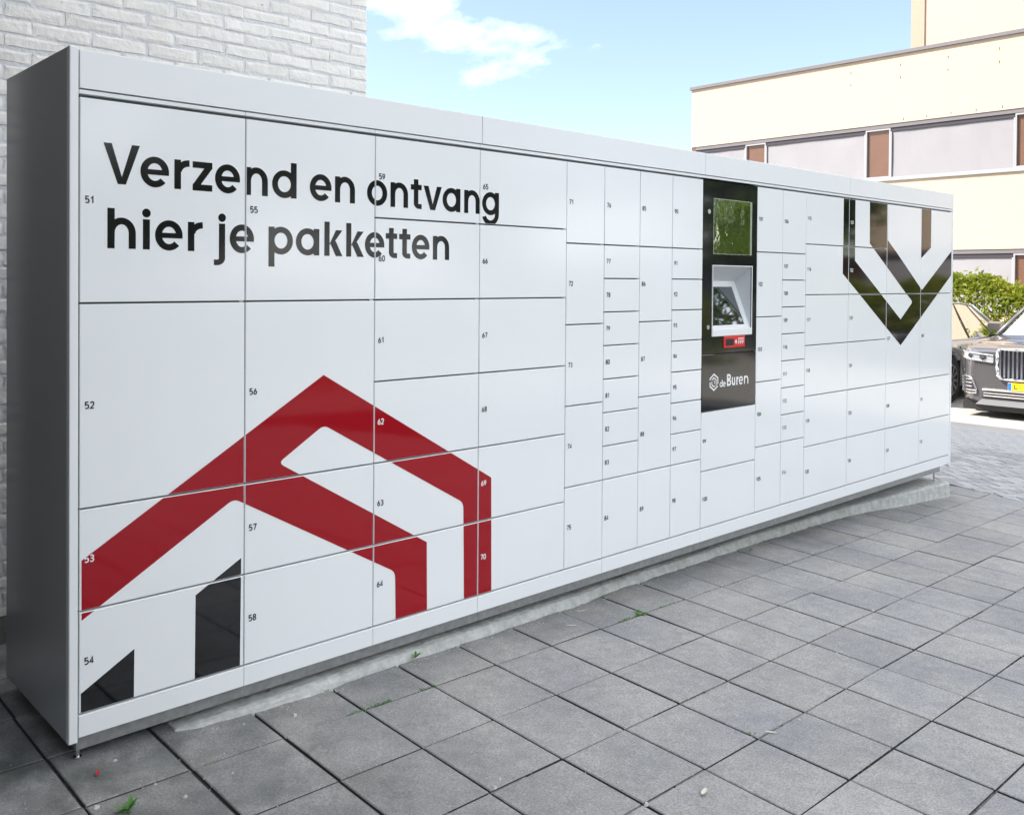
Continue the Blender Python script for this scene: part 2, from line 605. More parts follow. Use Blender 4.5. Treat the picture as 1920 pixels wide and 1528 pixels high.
# ------------------------------------------------------------------ white brick building behind the locker
bld = thing('brick_building', 'white painted brick building rising behind the parcel locker', 'building', (-3, 5, 0.1))
WX, WY, WH = 1.89, 1.30, 14.2
part('wall_core', MB().box(-12, WX - 0.006, WY + 0.0045, 14, -0.5, WH), M_JOINTW, bld)
part('roof_edge', MB().box(-12.05, WX + 0.05, WY - 0.05, 14.05, WH, WH + 0.12), M_GAP, bld)
part('side_wall_shade_blocks', MB().box(-12, -0.47, -0.40, WY + 0.01, -0.5, WH - 0.2).box(-12, -1.30, -2.3, -0.401, -0.5, WH - 0.3).box(-0.4695, -0.27, 0.30, WY + 0.01, -0.5, WH - 0.3), M_DARKB, bld)  # first box is the wing; the other two are added unseen to darken the corner
part('upper_wall', MB().box(-12, WX, WY, WY + 0.012, 3.6, WH - 0.002), M_PLAINW, bld)
part('end_wall', MB().box(WX - 0.012, WX, WY + 0.25, 13.9, -0.4, WH - 0.002), M_PLAINW, bld)
CO, BLN = 0.0612, 0.234


def brick_mesh(mb, x0, x1, z0, z1, rnd, yb=WY + 0.03, corner=False):
    """hand-formed brick face: a 5 x 3 grid of points, uneven, edges rolled back"""
    nx = 5 if x1 - x0 > 0.15 else 4
    V = []
    prof = [0.0, rnd.uniform(.14, .26), rnd.uniform(.74, .88), 1.0]
    tilt, yaw_ = rnd.uniform(-.003, .003), rnd.uniform(-.0025, .0025)
    crev = rnd.random() < .22                      # an open crack under the brick
    for r, tz in enumerate(prof):
        for c in range(nx):
            tx = (0, .07, .5, .93, 1)[c] if nx == 5 else (0, .15, .85, 1)[c]
            ex, ez = c in (0, nx - 1), r in (0, 3)
            y = WY + rnd.uniform(-.0012, .0012) + tilt * (tz - .5) + yaw_ * (tx - .5)
            if ex or ez:
                y += rnd.uniform(.001, .0035)
            if crev and r == 0 and c > 0:
                y += .009
            V.append((x0 + (x1 - x0) * tx + (rnd.uniform(-.004, .004) if not ex else rnd.uniform(-.004, .004)), y,
                      z0 + (z1 - z0) * tz + rnd.uniform(-.0035, .0035)))
    F = [(r * nx + c, r * nx + c + 1, (r + 1) * nx + c + 1, (r + 1) * nx + c) for r in range(3) for c in range(nx - 1)]
    ring = [c for c in range(nx)] + [r * nx + nx - 1 for r in range(1, 4)] + [3 * nx + c for c in range(nx - 2, -1, -1)] + [r * nx for r in (2, 1)]
    b = len(V)
    V += [(V[i][0], yb, V[i][2]) for i in ring]
    k = len(ring)
    F += [(ring[(i + 1) % k], ring[i], b + i, b + (i + 1) % k) for i in range(k)]
    mb.add(V, F)


brick_stuff = MB()
n_b = 0
for row in range(-6, 60):
    z0 = 0.0 + row * CO + 0.004
    z1 = z0 + CO - 0.0105
    off = 0 if row % 2 else BLN / 2
    xr = WX
    k = 0
    while xr > -1.3:
        ln = (0.107 if (k == 0 and row % 2) else BLN)
        x0, x1 = xr - ln + 0.0105, xr - (0.0 if k == 0 else 0.0)
        rnd = random.Random(row * 131 + k)
        xx0 = x0 + rnd.uniform(-.006, .005)
        if (1.8 < z0 < 2.78 and x1 > -0.15) or (x0 < 0.30 and x1 > -0.10 and -0.1 < z0 < 1.85):
            mb = MB()
            brick_mesh(mb, xx0, x1, z0, z1, rnd)
            c = ((x0 + x1) / 2, WY, (z0 + z1) / 2)
            part('brick', mb, M_BRICKW, bld, c, smooth=False)
            n_b += 1
        else:
            brick_mesh(brick_stuff, xx0, x1, z0, z1, rnd)
        xr -= ln
        k += 1
part('bricks', brick_stuff, M_BRICKW, bld, kind='stuff')

# ------------------------------------------------------------------ the parcel locker
lk = thing('parcel_locker', 'long white parcel locker wall with red house print before the white brick building',
           'parcel locker', (3.0, 0.3, 0.0))
CX = {0: -0.003, 1: .506, 2: 1.006, 3: 1.502, 4: 1.996, 4.5: 2.2415, 5: 2.491, 5.5: 2.738, 6: 2.987, 7: 3.481, 7.5: 3.74,
      8: 3.992, 9: 4.501, 10: 5.014, 11: 5.528, 12: 6.041}
ZT, U = 1.868, 0.2873
ZB = ZT - 6 * U
DEP = 0.595
part('cabinet_body', MB().box(-0.003, CX[6], 0.021, DEP - 0.004, ZB - 0.02, 1.990).box(CX[7], 6.041, 0.021, DEP - 0.004, ZB - 0.02, 1.990)
     .box(CX[6] + .0005, CX[7] - .0005, 0.14, DEP - 0.005, ZB - 0.019, 1.989).box(CX[6] + .0005, CX[7] - .0005, 0.0215, 0.139, ZB - 0.019, 1.06), M_GAP, lk)
part('top_plate', MB().box(-0.003, 6.041, 0.004, DEP - 0.002, 1.991, 1.9975), M_FRAME, lk)
part('back_panel', MB().box(-0.003, 6.041, DEP - 0.003, DEP, 0.08, 1.990), M_FRAME, lk)
part('side_panel', MB().box(-0.029, -0.0052, 0.0215, DEP, 0.067, 2.0025), M_SIDE, lk, label='grey side panel')
part('corner_trim', MB().slab(-0.0295, -0.0052, 0.0665, 2.003, -0.001, 0.021, 0.002), M_FRAME, lk)
part('side_panel', MB().box(6.043, 6.066, 0.0215, DEP, 0.062, 1.9985), M_SIDE, lk, label='grey side panel')
part('corner_trim', MB().slab(6.043, 6.0665, 0.0615, 1.999, -0.001, 0.021, 0.002), M_FRAME, lk)
for a, b in ((-0.002, 1.5105), (1.513, 3.003), (3.0055, 4.51), (4.5125, 6.0405)):
    part('fascia_panel', MB().slab(a, b, 1.8905, 1.9965, -0.0005, 0.02, 0.0012), M_FRAME, lk, ((a + b) / 2, 0, 1.94))
edges = [0, 1, 2, 3, 4.5, 6, 8, 9, 10.5, 12]
for a, b in zip(edges[:-1], edges[1:]):
    xa, xb = CX.get(a, a * .5035), CX.get(b, b * .5035)
    part('top_rail', MB().slab(xa + .0006, xb - .0006, 1.8755, 1.8870, 0.002, 0.02, 0.001), M_FRAME, lk, ((xa + xb) / 2, 0, 1.88))
for a, b in ((0, 1), (1, 2), (2, 3), (3, 4.5), (4.5, 6), (6, 7.5), (7.5, 9), (9, 10.5), (10.5, 12)):
    xa, xb = CX.get(a, 5.27), CX.get(b, 5.27)
    part('base_panel', MB().slab(xa + .0007, xb - .0007, 0.079, ZB - 0.0035, -0.0005, 0.02, 0.0012), M_FRAME, lk, ((xa + xb) / 2, 0, .1))
for a, b in ((0.000, 1.532), (1.534, 2.975), (2.977, 4.44), (4.442, 5.965)):
    part('steel_rail', MB().box(a, b, 0.030, 0.034, 0.031, 0.0665).box(a, b, 0.0345, 0.075, 0.031, 0.035), M_GALV, lk, ((a + b) / 2, .03, .05))
part('steel_rail', MB().box(-0.0005, 0.0035, 0.0345, 0.58, 0.031, 0.0655), M_GALV, lk, (0, .3, .05))
for x, y in ((0.010, 0.045), (0.010, 0.54), (1.5, .3), (3.0, .3), (4.5, .3), (5.94, 0.06), (5.94, .54)):
    part('levelling_foot', MB().tube((x, y, gz(x, y) + 0.006), (x, y, 0.03), .006, n=10).tube((x, y, gz(x, y) - 0.004), (x, y, gz(x, y) + .006), .011, n=12), M_STEEL, lk, (x, y, 0))

# ---- print on the doors: flat shapes in the plane of the doors (X, Z)
RED = [(0.797, 1.0439), (0.0044, 0.5749), (0.0047, 0.4063)]
HOUSE_IN1 = [(0.4695, 0.6774), (1.1018, 0.3194), (1.1054, 0.1466)]
HOUSE_OUT1 = [(1.2508, 0.1466), (1.2475, 0.3991), (0.6267, 0.7695), (0.7986, 0.8752), (1.4259, 0.5174), (1.4319, 0.1466)]
HOUSE_OUT2 = [(1.5757, 0.1466), (1.5713, 0.5933)]


def fillet(pts, idx, r=0.02, n=5):
    out = []
    k = len(pts)
    for i, p in enumerate(pts):
        if i not in idx:
            out.append(p)
            continue
        p = Vector(p)
        a = (Vector(pts[i - 1]) - p).normalized()
        b = (Vector(pts[(i + 1) % k]) - p).normalized()
        for t in range(n + 1):
            s = t / n
            q = p + a * r * (1 - s) ** 2 + b * r * s ** 2
            out.append((q.x, q.y))
    return out


def tess(pts):
    tri = tessellate_polygon([[Vector((x, z, 0)) for x, z in pts]])
    return [[pts[i] for i in t] for t in tri]


house = fillet(RED + HOUSE_IN1 + HOUSE_OUT1 + HOUSE_OUT2, (3, 4, 8, 9, 10), 0.022)
vee = [(4.4299, 1.8665), (4.4279, 1.4169), (5.229, 0.9571), (6.039, 1.421), (6.039, 1.592), (5.5501, 1.317), (5.1497, 1.563),
       (5.0213, 1.6363), (5.0179, 1.8665), (4.7686, 1.8665), (4.7734, 1.6082), (5.3043, 1.2931), (5.4043, 1.2393), (5.224, 1.1263),
       (4.5813, 1.4972), (4.5786, 1.8665)]
vee = fillet(vee, (12,), 0.03)
ART = []           # (list of convex polygons of one printed shape, material index) 0 red 1 black
ART.append((tess(house), 0))
for q in ([(0.0031, 0.2018), (0.1549, 0.2891), (0.1537, 0.1460), (0.0032, 0.1460)], [(0.3431, 0.4034), (0.495, 0.4875), (0.4922, 0.1460), (0.3414, 0.1460)]):
    ART.append(([q], 1))
ART.append((tess(vee), 1))
ART.append(([[(5.5315, 1.8665), (5.5315, 1.531), (5.686, 1.607), (5.686, 1.8665)]], 1))

# ---- lettering built from strokes
NSEG = 20


def ring(cx, cz, rx, rz, sx, sz, a0, a1, n=NSEG):
    out = []
    n = max(3, int(n * abs(a1 - a0) / 360 + .5))
    for i in range(n):
        t0, t1 = R(a0 + (a1 - a0) * i / n), R(a0 + (a1 - a0) * (i + 1) / n)
        out.append([(cx + rx * math.cos(t0), cz + rz * math.sin(t0)), (cx + rx * math.cos(t1), cz + rz * math.sin(t1)),
                    (cx + (rx - sx) * math.cos(t1), cz + (rz - sz) * math.sin(t1)), (cx + (rx - sx) * math.cos(t0), cz + (rz - sz) * math.sin(t0))])
    return out


def rect(x0, x1, z0, z1):
    return [(x0, z0), (x1, z0), (x1, z1), (x0, z1)]


def disc(cx, cz, r, n=18):
    return [(cx + r * math.cos(2 * math.pi * i / n), cz + r * math.sin(2 * math.pi * i / n)) for i in range(n)]


def glyph(c, x0, x1, b, xh, asc, dsc, s):
    """list of convex polygons; b baseline, xh x-height, asc/dsc ascender and descender sizes, s stroke"""
    W = x1 - x0
    t = b + xh
    sz = s * 0.92
    mid = b + xh / 2
    def bowl(a, z, q0=0, q1=360):
        return ring((a + z) / 2, mid, (z - a) / 2, xh / 2 + 0.001, s, sz, q0, q1, 36)
    def arch(a, z):
        rx = (z - a) / 2
        rz = min(rx * 1.08, xh * .62)
        return ring((a + z) / 2, t + .001 - rz, rx, rz, s, sz, 0, 180, 36) + [rect(z - s, z, b, t + .001 - rz)]
    if c == 'n':
        return [rect(x0, x0 + s, b, t)] + arch(x0, x1)
    if c == 'h':
        return [rect(x0, x0 + s, b, b + asc)] + arch(x0, x1)
    if c == 'u':
        rx = W / 2; rz = rx * 1.05
        return [rect(x0, x0 + s, b + rz, t), rect(x1 - s, x1, b, t)] + ring((x0 + x1) / 2, b + rz, rx, rz, s, sz, 180, 360, 36)
    if c == 'o':
        return bowl(x0, x1)
    if c == 'e':
        return bowl(x0, x1, 0, 318) + [rect(x0 + s * .6, x1 - s * .02, mid - sz * .42, mid + sz * .38)]
    if c == 'a':
        return bowl(x0, x1) + [rect(x1 - s, x1 + .001, b, t)]
    if c == 'd':
        return bowl(x0, x1) + [rect(x1 - s, x1 + .001, b, b + asc)]
    if c == 'p':
        return bowl(x0, x1) + [rect(x0 - .001, x0 + s, b - dsc, t)]
    if c == 'g':
        rx = W / 2
        rz = min(rx, xh * .48)
        return bowl(x0, x1) + [rect(x1 - s, x1 + .001, b - dsc + rz, t)] + ring((x0 + x1) / 2, b - dsc + rz, rx + .0005, rz, s, sz, 195, 360, 36)
    if c == 'r':
        return [rect(x0, x0 + s, b, t)] + ring(x1 + s * .1, t - xh * .40, W - s * .05 + .0, xh * .41, s, sz, 92, 180, 40)
    if c == 't':
        st = x0 + W * .28
        rz = xh * .22
        return [rect(st, st + s, b + rz, b + asc * .93), rect(x0, x1, t - sz, t)] + ring(st + s + .004, b + rz, s + .004, rz, s, sz * .95, 180, 270, 30) + [rect(st + s + .004, x1, b, b + sz * .95)]
    if c in 'vV':
        h = xh if c == 'v' else asc
        mx_ = (x0 + x1) / 2
        hs = s * .56
        k = s * 1.12
        return [[(x0, b + h), (x0 + k, b + h), (mx_ + hs * .55, b), (mx_ - hs, b)], [(x1 - k, b + h), (x1, b + h), (mx_ + hs, b), (mx_ - hs * .55, b)]]
    if c == 'z':
        k = s * 1.2
        return [rect(x0, x1, t - sz, t), rect(x0, x1, b, b + sz), [(x0, b + sz * .9), (x0 + k, b + sz * .9), (x1, t - sz * .9), (x1 - k, t - sz * .9)]]
    if c == 'k':
        k = s * 1.28
        return [rect(x0, x0 + s, b, b + asc), [(x0 + s * .95, mid - s * .25), (x1 - k, t), (x1 - .001, t), (x0 + s * .95 + k * .62, mid - s * .05)],
                [(x0 + s * 1.15, mid - s * .1), (x0 + s * 1.15 + k * .78, mid + s * .35), (x1, b), (x1 - k, b)]]
    if c == 'i':
        cxx = (x0 + x1) / 2
        return [rect(cxx - s / 2, cxx + s / 2, b, t), disc(cxx, b + asc - s * .42, s * .62)]
    if c == 'j':
        cxx = x1 - s / 2
        rz = .022
        return [rect(cxx - s / 2, cxx + s / 2, b - dsc + rz, t), disc(cxx, b + asc - s * .42, s * .62)] + ring(x1 - .026, b - dsc + rz, .026, rz, s, sz * .9, 270, 360, 30) + [rect(x0, x1 - .026, b - dsc, b - dsc + sz * .9)]
    if c == 'B':
        h = asc
        out = [rect(x0, x0 + s, b, b + h)]
        for z0, z1, xx in ((b, b + h * .54, x1), (b + h * .5, b + h, x1 - W * .06)):
            rz = (z1 - z0) / 2
            out += ring(xx - rz, (z0 + z1) / 2, rz, rz, s * .95, s * .85, -90, 90, 36)
            out += [rect(x0 + s * .5, xx - rz, z0, z0 + s * .85), rect(x0 + s * .5, xx - rz, z1 - s * .85, z1)]
        return out
    return []


LINE1 = [('V', .0631, .1677), ('e', .1693, .256), ('r', .272, .3189), ('z', .3296, .3934), ('e', .4022, .4865), ('n', .5035, .5838),
         ('d', .5991, .6884), ('e', .7394, .8247), ('n', .8385, .920), ('o', .9704, 1.0577), ('n', 1.0719, 1.1507), ('t', 1.163, 1.2134),
         ('v', 1.2223, 1.3087), ('a', 1.3126, 1.3995), ('n', 1.4196, 1.499), ('g', 1.5132, 1.6011)]
LINE2 = [('h', .0744, .1563), ('i', .1768, .1982), ('e', .2135, .2987), ('r', .3149, .362), ('j', .3993, .4366), ('e', .452, .5354),
         ('p', .588, .6765), ('a', .6875, .7763), ('k', .7971, .8697), ('k', .8849, .958), ('e', .9626, 1.0462), ('t', 1.0523, 1.1025),
         ('t', 1.1115, 1.1625), ('e', 1.1693, 1.2514), ('n', 1.2679, 1.3467)]
TEXT = []
for ln, b0, b1 in ((LINE1, 1.6325, 1.6185), (LINE2, 1.4490, 1.4375)):
    for c, xa, xb in ln:
        b = b0 + (b1 - b0) * ((xa + xb) / 2 - .06) / 1.5
        TEXT.append(glyph(c, xa, xb, b, .0875, .1145, .0405, .0208))

# ---- door numbers
DIG = {
    '0': [[(0, .3), (0, .7), (.18, .95), (.5, 1), (.82, .95), (1, .7), (1, .3), (.82, .05), (.5, 0), (.18, .05), (0, .3)]],
    '1': [[(.15, .72), (.6, 1), (.6, 0)]],
    '2': [[(.02, .78), (.2, .95), (.5, 1), (.82, .94), (.95, .72), (.85, .5), (.02, 0), (1, 0)]],
    '3': [[(.03, .92), (.35, 1), (.75, .96), (.93, .76), (.78, .57), (.45, .53), (.8, .48), (.98, .25), (.8, .05), (.4, 0), (.02, .08)]],
    '4': [[(.72, 0), (.72, 1), (0, .27), (1, .27)]],
    '5': [[(.92, 1), (.12, 1), (.08, .55), (.5, .62), (.88, .52), (1, .3), (.85, .07), (.45, 0), (.02, .07)]],
    '6': [[(.7, 1), (.25, .65), (.03, .3), (.2, .05), (.5, 0), (.82, .06), (.98, .3), (.82, .53), (.5, .58), (.15, .48)]],
    '7': [[(0, 1), (1, 1), (.38, 0)]],
    '8': [[(.5, .54), (.15, .65), (.1, .82), (.3, .98), (.7, .98), (.9, .82), (.85, .65), (.5, .54), (.1, .4), (.02, .22), (.2, .03), (.8, .03), (.98, .22), (.9, .4), (.5, .54)]],
    '9': [[(.3, 0), (.75, .35), (.97, .7), (.8, .95), (.5, 1), (.18, .94), (.02, .7), (.18, .47), (.5, .42), (.85, .52)]],
}


def stroke(pts, wd, closed=False):
    """one strip of quads along a polyline, mitred"""
    P = [Vector(p) for p in pts]
    n = len(P)
    L_, R_ = [], []
    for i in range(n):
        d0 = (P[i] - P[i - 1]).normalized() if i > 0 or closed else None
        d1 = (P[(i + 1) % n] - P[i]).normalized() if i < n - 1 or closed else None
        d0 = d0 or d1
        d1 = d1 or d0
        t = (d0 + d1)
        t = t.normalized() if t.length > 1e-4 else d1
        nrm = Vector((-t.y, t.x))
        k = max(.45, abs(nrm.dot(Vector((-d1.y, d1.x)))))
        L_.append(P[i] + nrm * wd / 2 / k)
        R_.append(P[i] - nrm * wd / 2 / k)
    rng = range(n if closed else n - 1)
    return [[tuple(R_[i]), tuple(R_[(i + 1) % n]), tuple(L_[(i + 1) % n]), tuple(L_[i])] for i in rng]


def number_polys(txt, x, zc, h=0.0178, wd=0.0098, s=0.0037, gap=0.0036):
    out = []
    for c in txt:
        for pl in DIG[c]:
            out += stroke([(x + u * wd, zc - h / 2 + v * h) for u, v in pl], s)
        x += wd + gap + s * .3
    return out


def clip_rect(poly, x0, x1, z0, z1):
    for nn, d in (((1, 0), x1), ((-1, 0), -x0), ((0, 1), z1), ((0, -1), -z0)):
        poly = clip_half(poly, nn, d)
        if len(poly) < 3:
            return []
    return poly


def flat(polys, y, dy=0.0):
    mb = MB()
    for i, q in enumerate(polys):
        a = sum(q[k][0] * q[(k + 1) % len(q)][1] - q[(k + 1) % len(q)][0] * q[k][1] for k in range(len(q)))
        if a < 0:
            q = q[::-1]
        yy = y - dy * i
        mb.poly([(x, yy, z) for x, z in q])
    return mb


def islands(shape, box):
    """clip a printed shape to a door; pieces that no longer touch come back as separate lists"""
    keep = [(p, clip_rect(list(p), *box)) for p in shape]
    keep = [(p, q) for p, q in keep if len(q) > 2]
    par = list(range(len(keep)))
    def find(i):
        while par[i] != i:
            i = par[i]
        return i
    for i in range(len(keep)):
        for j in range(i):
            sh = [v for v in keep[i][0] if v in keep[j][0]]
            if len(sh) == 2 and len(clip_rect([sh[0], sh[1], ((sh[0][0] + sh[1][0]) / 2 + 1e-5, (sh[0][1] + sh[1][1]) / 2 + 1e-5)], *box)) > 0:
                par[find(i)] = find(j)
    out = {}
    for i, (p, q) in enumerate(keep):
        out.setdefault(find(i), []).append(q)
    return list(out.values())


drnd = random.Random(3)


def make_door(xa, xb, za, zb, num, white=False, gx_=0.0020, gz_=0.0028):
    x0, x1, z0, z1 = xa + gx_, xb - gx_, za + gz_, zb - gz_
    org = ((x0 + x1) / 2, 0, (z0 + z1) / 2)
    d = part('locker_door', MB().slab(x0, x1, z0, z1, 0, 0.019, 0.0014), M_WHITE, lk, org)
    c = 0.0013
    box = (x0 + c, x1 - c, z0 + c, z1 - c)
    marks = []
    for shape, mi in ART:
        for ps in islands(shape, box):
            marks.append(part(('red_print', 'black_print')[mi], flat(ps, -0.0004), (M_RED, M_BLACK)[mi], d, org))
    for gl in TEXT:
        tx = [q for q in (clip_rect(list(p), *box) for p in gl) if len(q) > 2]
        if tx:
            marks.append(part('letter', flat(tx, -0.0005, 0.000004), M_LETTER, d, org))
    if num:
        ps = number_polys(num, x0 + 0.0145, (z0 + z1) / 2 + 0.002)
        marks.append(part('number', flat(ps, -0.0009, 0.000004), M_INKW if white else M_INK, d, org))
    lt = MB().box(x1 - 0.017, x1 - 0.0035, 0.0035, 0.019, z0 - 0.0042, z0 - 0.0004)
    part('latch', lt, M_STEEL, d, org)
    d.rotation_euler = (R(drnd.gauss(0, .07)), 0, R(drnd.gauss(0, .07)))
    return d


def column(c0, c1, sizes, first, white=()):
    tot = sum(sizes)
    z = ZT
    n = first
    for sx in sizes:
        h = 6 * U * sx / tot
        if n is not None:
            make_door(CX[c0], CX[c1], z - h, z, str(n), n in white)
            n += 1
        z -= h


column(0, 1, (2, 2, 1, 1), 51, (53,))
column(1, 2, (2, 2, 1, 1), 55)
column(2, 3, (1,) * 6, 59, (62,))
column(3, 4, (1,) * 6, 65, (69, 70))
FIVE = (1,) * 5
NINE = (7,) + (3,) * 7 + (7,)
column(4, 4.5, FIVE, 71)
column(4.5, 5, NINE, 76)
column(5, 5.5, FIVE, 85)
column(5.5, 6, NINE, 90)
make_door(CX[6], CX[7], 0.4255, 0.7195, '99')
make_door(CX[6], CX[7], ZB, 0.4255, '100')
column(7, 7.5, FIVE, 101)
column(7.5, 8, NINE, 106)
column(8, 9, (1,) * 6, 115)
column(9, 10, (1,) * 6, 121, (121, 122))
# two widest columns at the far end have tall doors above small ones
z = ZT
for h, n in ((2, None), (2, '127'), (1, '128'), (1, '129')):
    make_door(CX[10], CX[11], z - h * U, z, n)
    z -= h * U
z = ZT
for h, n in ((2, None), (2, '130'), (1, '131'), (1, '132')):
    make_door(CX[11], CX[12], z - h * U, z, n)
    z -= h * U

# ---- terminal
tx0, tx1 = CX[6] + .0017, CX[7] - .0017
M_DISP = mat('display_glass', (0.52, 0.55, 0.42), 0.03, 1.0, 0.5, 0.0, 3, 0.0011, 13)
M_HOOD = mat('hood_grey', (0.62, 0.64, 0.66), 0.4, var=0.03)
M_HOODW = mat('hood_white', (0.80, 0.81, 0.82), 0.35, var=0.02)
M_SCREEN = mat('screen_glass', (0.012, 0.013, 0.016), 0.02, 0.0, 1.0)
M_SCREEN.node_tree.nodes['Principled BSDF'].inputs['IOR'].default_value = 2.4
M_CARD = mat('card_red', (0.62, 0.012, 0.02), 0.35)
hx0, hx1, hz0, hz1 = 3.0735, 3.4285, 1.0905, 1.4430
dx0, dx1, dz0, dz1 = 3.0765, 3.4265, 1.5025, 1.7805
tp = MB()
zl, zu = 1.0045, ZT - 0.0026
# upper black plate built round its two openings, butted piece to piece
for a, b, c, d in ((tx0, hx0, zl, zu), (hx1, tx1, zl, zu), (hx0, hx1, zl, hz0), (hx0, hx1, hz1, dz0), (hx0, hx1, dz1, zu),
                   (hx0, dx0, dz0, dz1), (dx1, hx1, dz0, dz1)):
    tp.box(a, b, 0.0, 0.004, c, d)
term = part('terminal_panel', tp, M_PANEL, lk, (3.23, 0, 1.43), label='black glossy terminal panel with display, slanted screen and red card slot')
term.rotation_euler = (R(.05), 0, R(-.10))
part('display', MB().slab(dx0 + .001, dx1 - .001, dz0 + .001, dz1 - .001, 0.0035, 0.012, 0.001), M_DISP, term, (3.25, .004, 1.64))
part('display_frame', MB().box(dx0, dx0 + .0022, -.0012, .0034, dz0, dz1).box(dx1 - .0022, dx1, -.0012, .0034, dz0, dz1)
     .box(dx0 + .0022, dx1 - .0022, -.0012, .0034, dz0, dz0 + .0022).box(dx0 + .0022, dx1 - .0022, -.0012, .0034, dz1 - .0022, dz1), M_STEEL, term, (3.25, 0, 1.64))
# recessed hood: sloping ceiling, two cheeks, slanted screen board, lip
yb, zbk = 0.102, 1.368
ys, zs = 0.004, 1.1260
hood = MB()
hood.add([(hx0, -.001, hz1), (hx1, -.001, hz1), (hx1, yb, zbk), (hx0, yb, zbk)], [(0, 1, 2, 3)])
hood.add([(hx1, -.001, hz1), (hx1, -.001, zs), (hx1, ys, zs), (hx1, yb, zbk)], [(0, 1, 2, 3)])
hood.add([(hx0, -.001, hz1), (hx0, yb, zbk), (hx0, ys, zs), (hx0, -.001, zs)], [(0, 1, 2, 3)])
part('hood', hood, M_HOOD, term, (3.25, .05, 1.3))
e = 0.0045
part('hood_frame', MB().box(hx0 - e, hx0, -.004, .003, hz0, hz1 + e).box(hx1, hx1 + e, -.004, .003, hz0, hz1 + e).box(hx0, hx1, -.004, .003, hz1, hz1 + e), M_HOODW, term, (3.25, 0, 1.3))
def on_board(u, v, lift):
    """u along X, v 0..1 up the slanted board"""
    nrm = Vector((0, -(zbk - zs), (yb - ys))).normalized()
    return tuple(Vector((u, ys + (yb - ys) * v, zs + (zbk - zs) * v)) + nrm * lift)
def board(u0, u1, v0, v1, lift):
    return [on_board(u0, v0, lift), on_board(u1, v0, lift), on_board(u1, v1, lift), on_board(u0, v1, lift)]
part('screen_board', MB().poly(board(hx0, hx1, 0, 1, 0)), M_HOODW, term, (3.25, .05, 1.25))
bz = MB()
for q in (((hx0, hx1 - .012, .03, .055)), ):
    pass
sb = board(hx0 + .012, hx1 - .047, .075, .875, .0012)
part('screen', MB().poly(sb), M_SCREEN, term, (3.25, .05, 1.25))
fr = MB()
for u0, u1, v0, v1 in ((hx0 + .004, hx1 - .035, .035, .065), (hx0 + .004, hx1 - .035, .885, .915), (hx1 - .040, hx1 - .030, .065, .885)):
    fr.add(board(u0, u1, v0, v1, .0005) + board(u0, u1, v0, v1, .003), [(4, 5, 6, 7), (0, 1, 5, 4), (1, 2, 6, 5), (2, 3, 7, 6), (3, 0, 4, 7)])
part('screen_bezel', fr, M_HOODW, term, (3.25, .05, 1.25))
part('hood_lip', MB().slab(hx0, hx1, hz0, zs - .0008, -.006, .004, .0015), M_HOODW, term, (3.25, 0, 1.1))
for zq in (1.7114, 1.138):
    part('key_lock', MB().tube((3.036, -.0035, zq), (3.036, -.0002, zq), .0115, n=18).box(3.0348, 3.0372, -.0045, -.0036, zq - .007, zq + .007), M_STEEL, term, (3.036, 0, zq))
card = part('card_reader', MB().slab(3.1735, 3.3665, 1.0285, 1.0885, -.006, -.0002, .003), M_CARD, term, (3.27, 0, 1.06), label='red card reader plate with black slot')
part('card_slot', MB().slab(3.1885, 3.260, 1.0405, 1.0750, -.0075, -.0062, .0015).box(3.197, 3.238, -.0082, -.0076, 1.0455, 1.0490), M_RUBBER, term, (3.22, 0, 1.06))
wm_ = [[(3.270, 1.0585), (3.283, 1.047), (3.287, 1.052), (3.287, 1.066), (3.283, 1.071)], rect(3.300, 3.354, 1.0710, 1.0760)]
for q in range(3):
    wm_ += [rect(3.300 + .019 * q, 3.300 + .019 * q + .005, 1.0450, 1.0650), rect(3.3055 + .019 * q, 3.3055 + .019 * q + .0085, 1.0600, 1.0645), rect(3.3055 + .019 * q, 3.3055 + .019 * q + .0085, 1.0520, 1.0555)]
part('symbols', flat(wm_, -.00625), M_INKW, term, (3.3, 0, 1.06))

lp = part('brand_panel', MB().slab(tx0, tx1, 0.7222, 1.0015, 0, .019, .0014), M_PANEL, lk, (3.23, 0, .86), label='lower black glossy panel with white lettering')
lp.rotation_euler = (R(-.25), 0, R(.15))
bb = 0.8345
wd = glyph('d', 3.1440, 3.1690, bb, .0235, .0345, .01, .0062) + glyph('e', 3.1715, 3.1970, bb, .0235, .03, .01, .0062)
wd += glyph('B', 3.2090, 3.2470, bb, .040, .0600, .01, .0118) + glyph('u', 3.2530, 3.2850, bb, .0420, .06, .01, .0105) + glyph('r', 3.2950, 3.3150, bb, .0420, .06, .01, .0105)
wd += glyph('e', 3.3180, 3.3580, bb, .0420, .06, .01, .0100) + glyph('n', 3.3660, 3.4090, bb, .0420, .06, .01, .0105)
part('lettering', flat(wd, -.0005, .000004), M_INKW, lp, (3.23, 0, .86))
hc, hs_ = (3.0935, .8620), 0.0395
def hp(*l):
    return [(hc[0] + u * hs_, hc[1] + v * hs_) for u, v in l]
hx = stroke(hp((-.86, .28), (-.86, .5), (0, 1), (.86, .5), (.86, -.28)), .0078)
hx += stroke(hp((-.86, .05), (-.86, -.5), (0, -1), (.86, -.5)), .0078)
hx += stroke(hp((-.52, .30), (0, .56), (.48, .28), (.48, -.45)), .0062)
hx += stroke(hp((-.46, .10), (-.46, -.32), (0, -.58), (.20, -.46)), .0062)
hx += stroke(hp((-.06, .22), (.10, .12), (.10, -.22)), .0050)
part('emblem', flat(hx, -.0005, .000004), M_INKW, lp, (3.23, 0, .86))

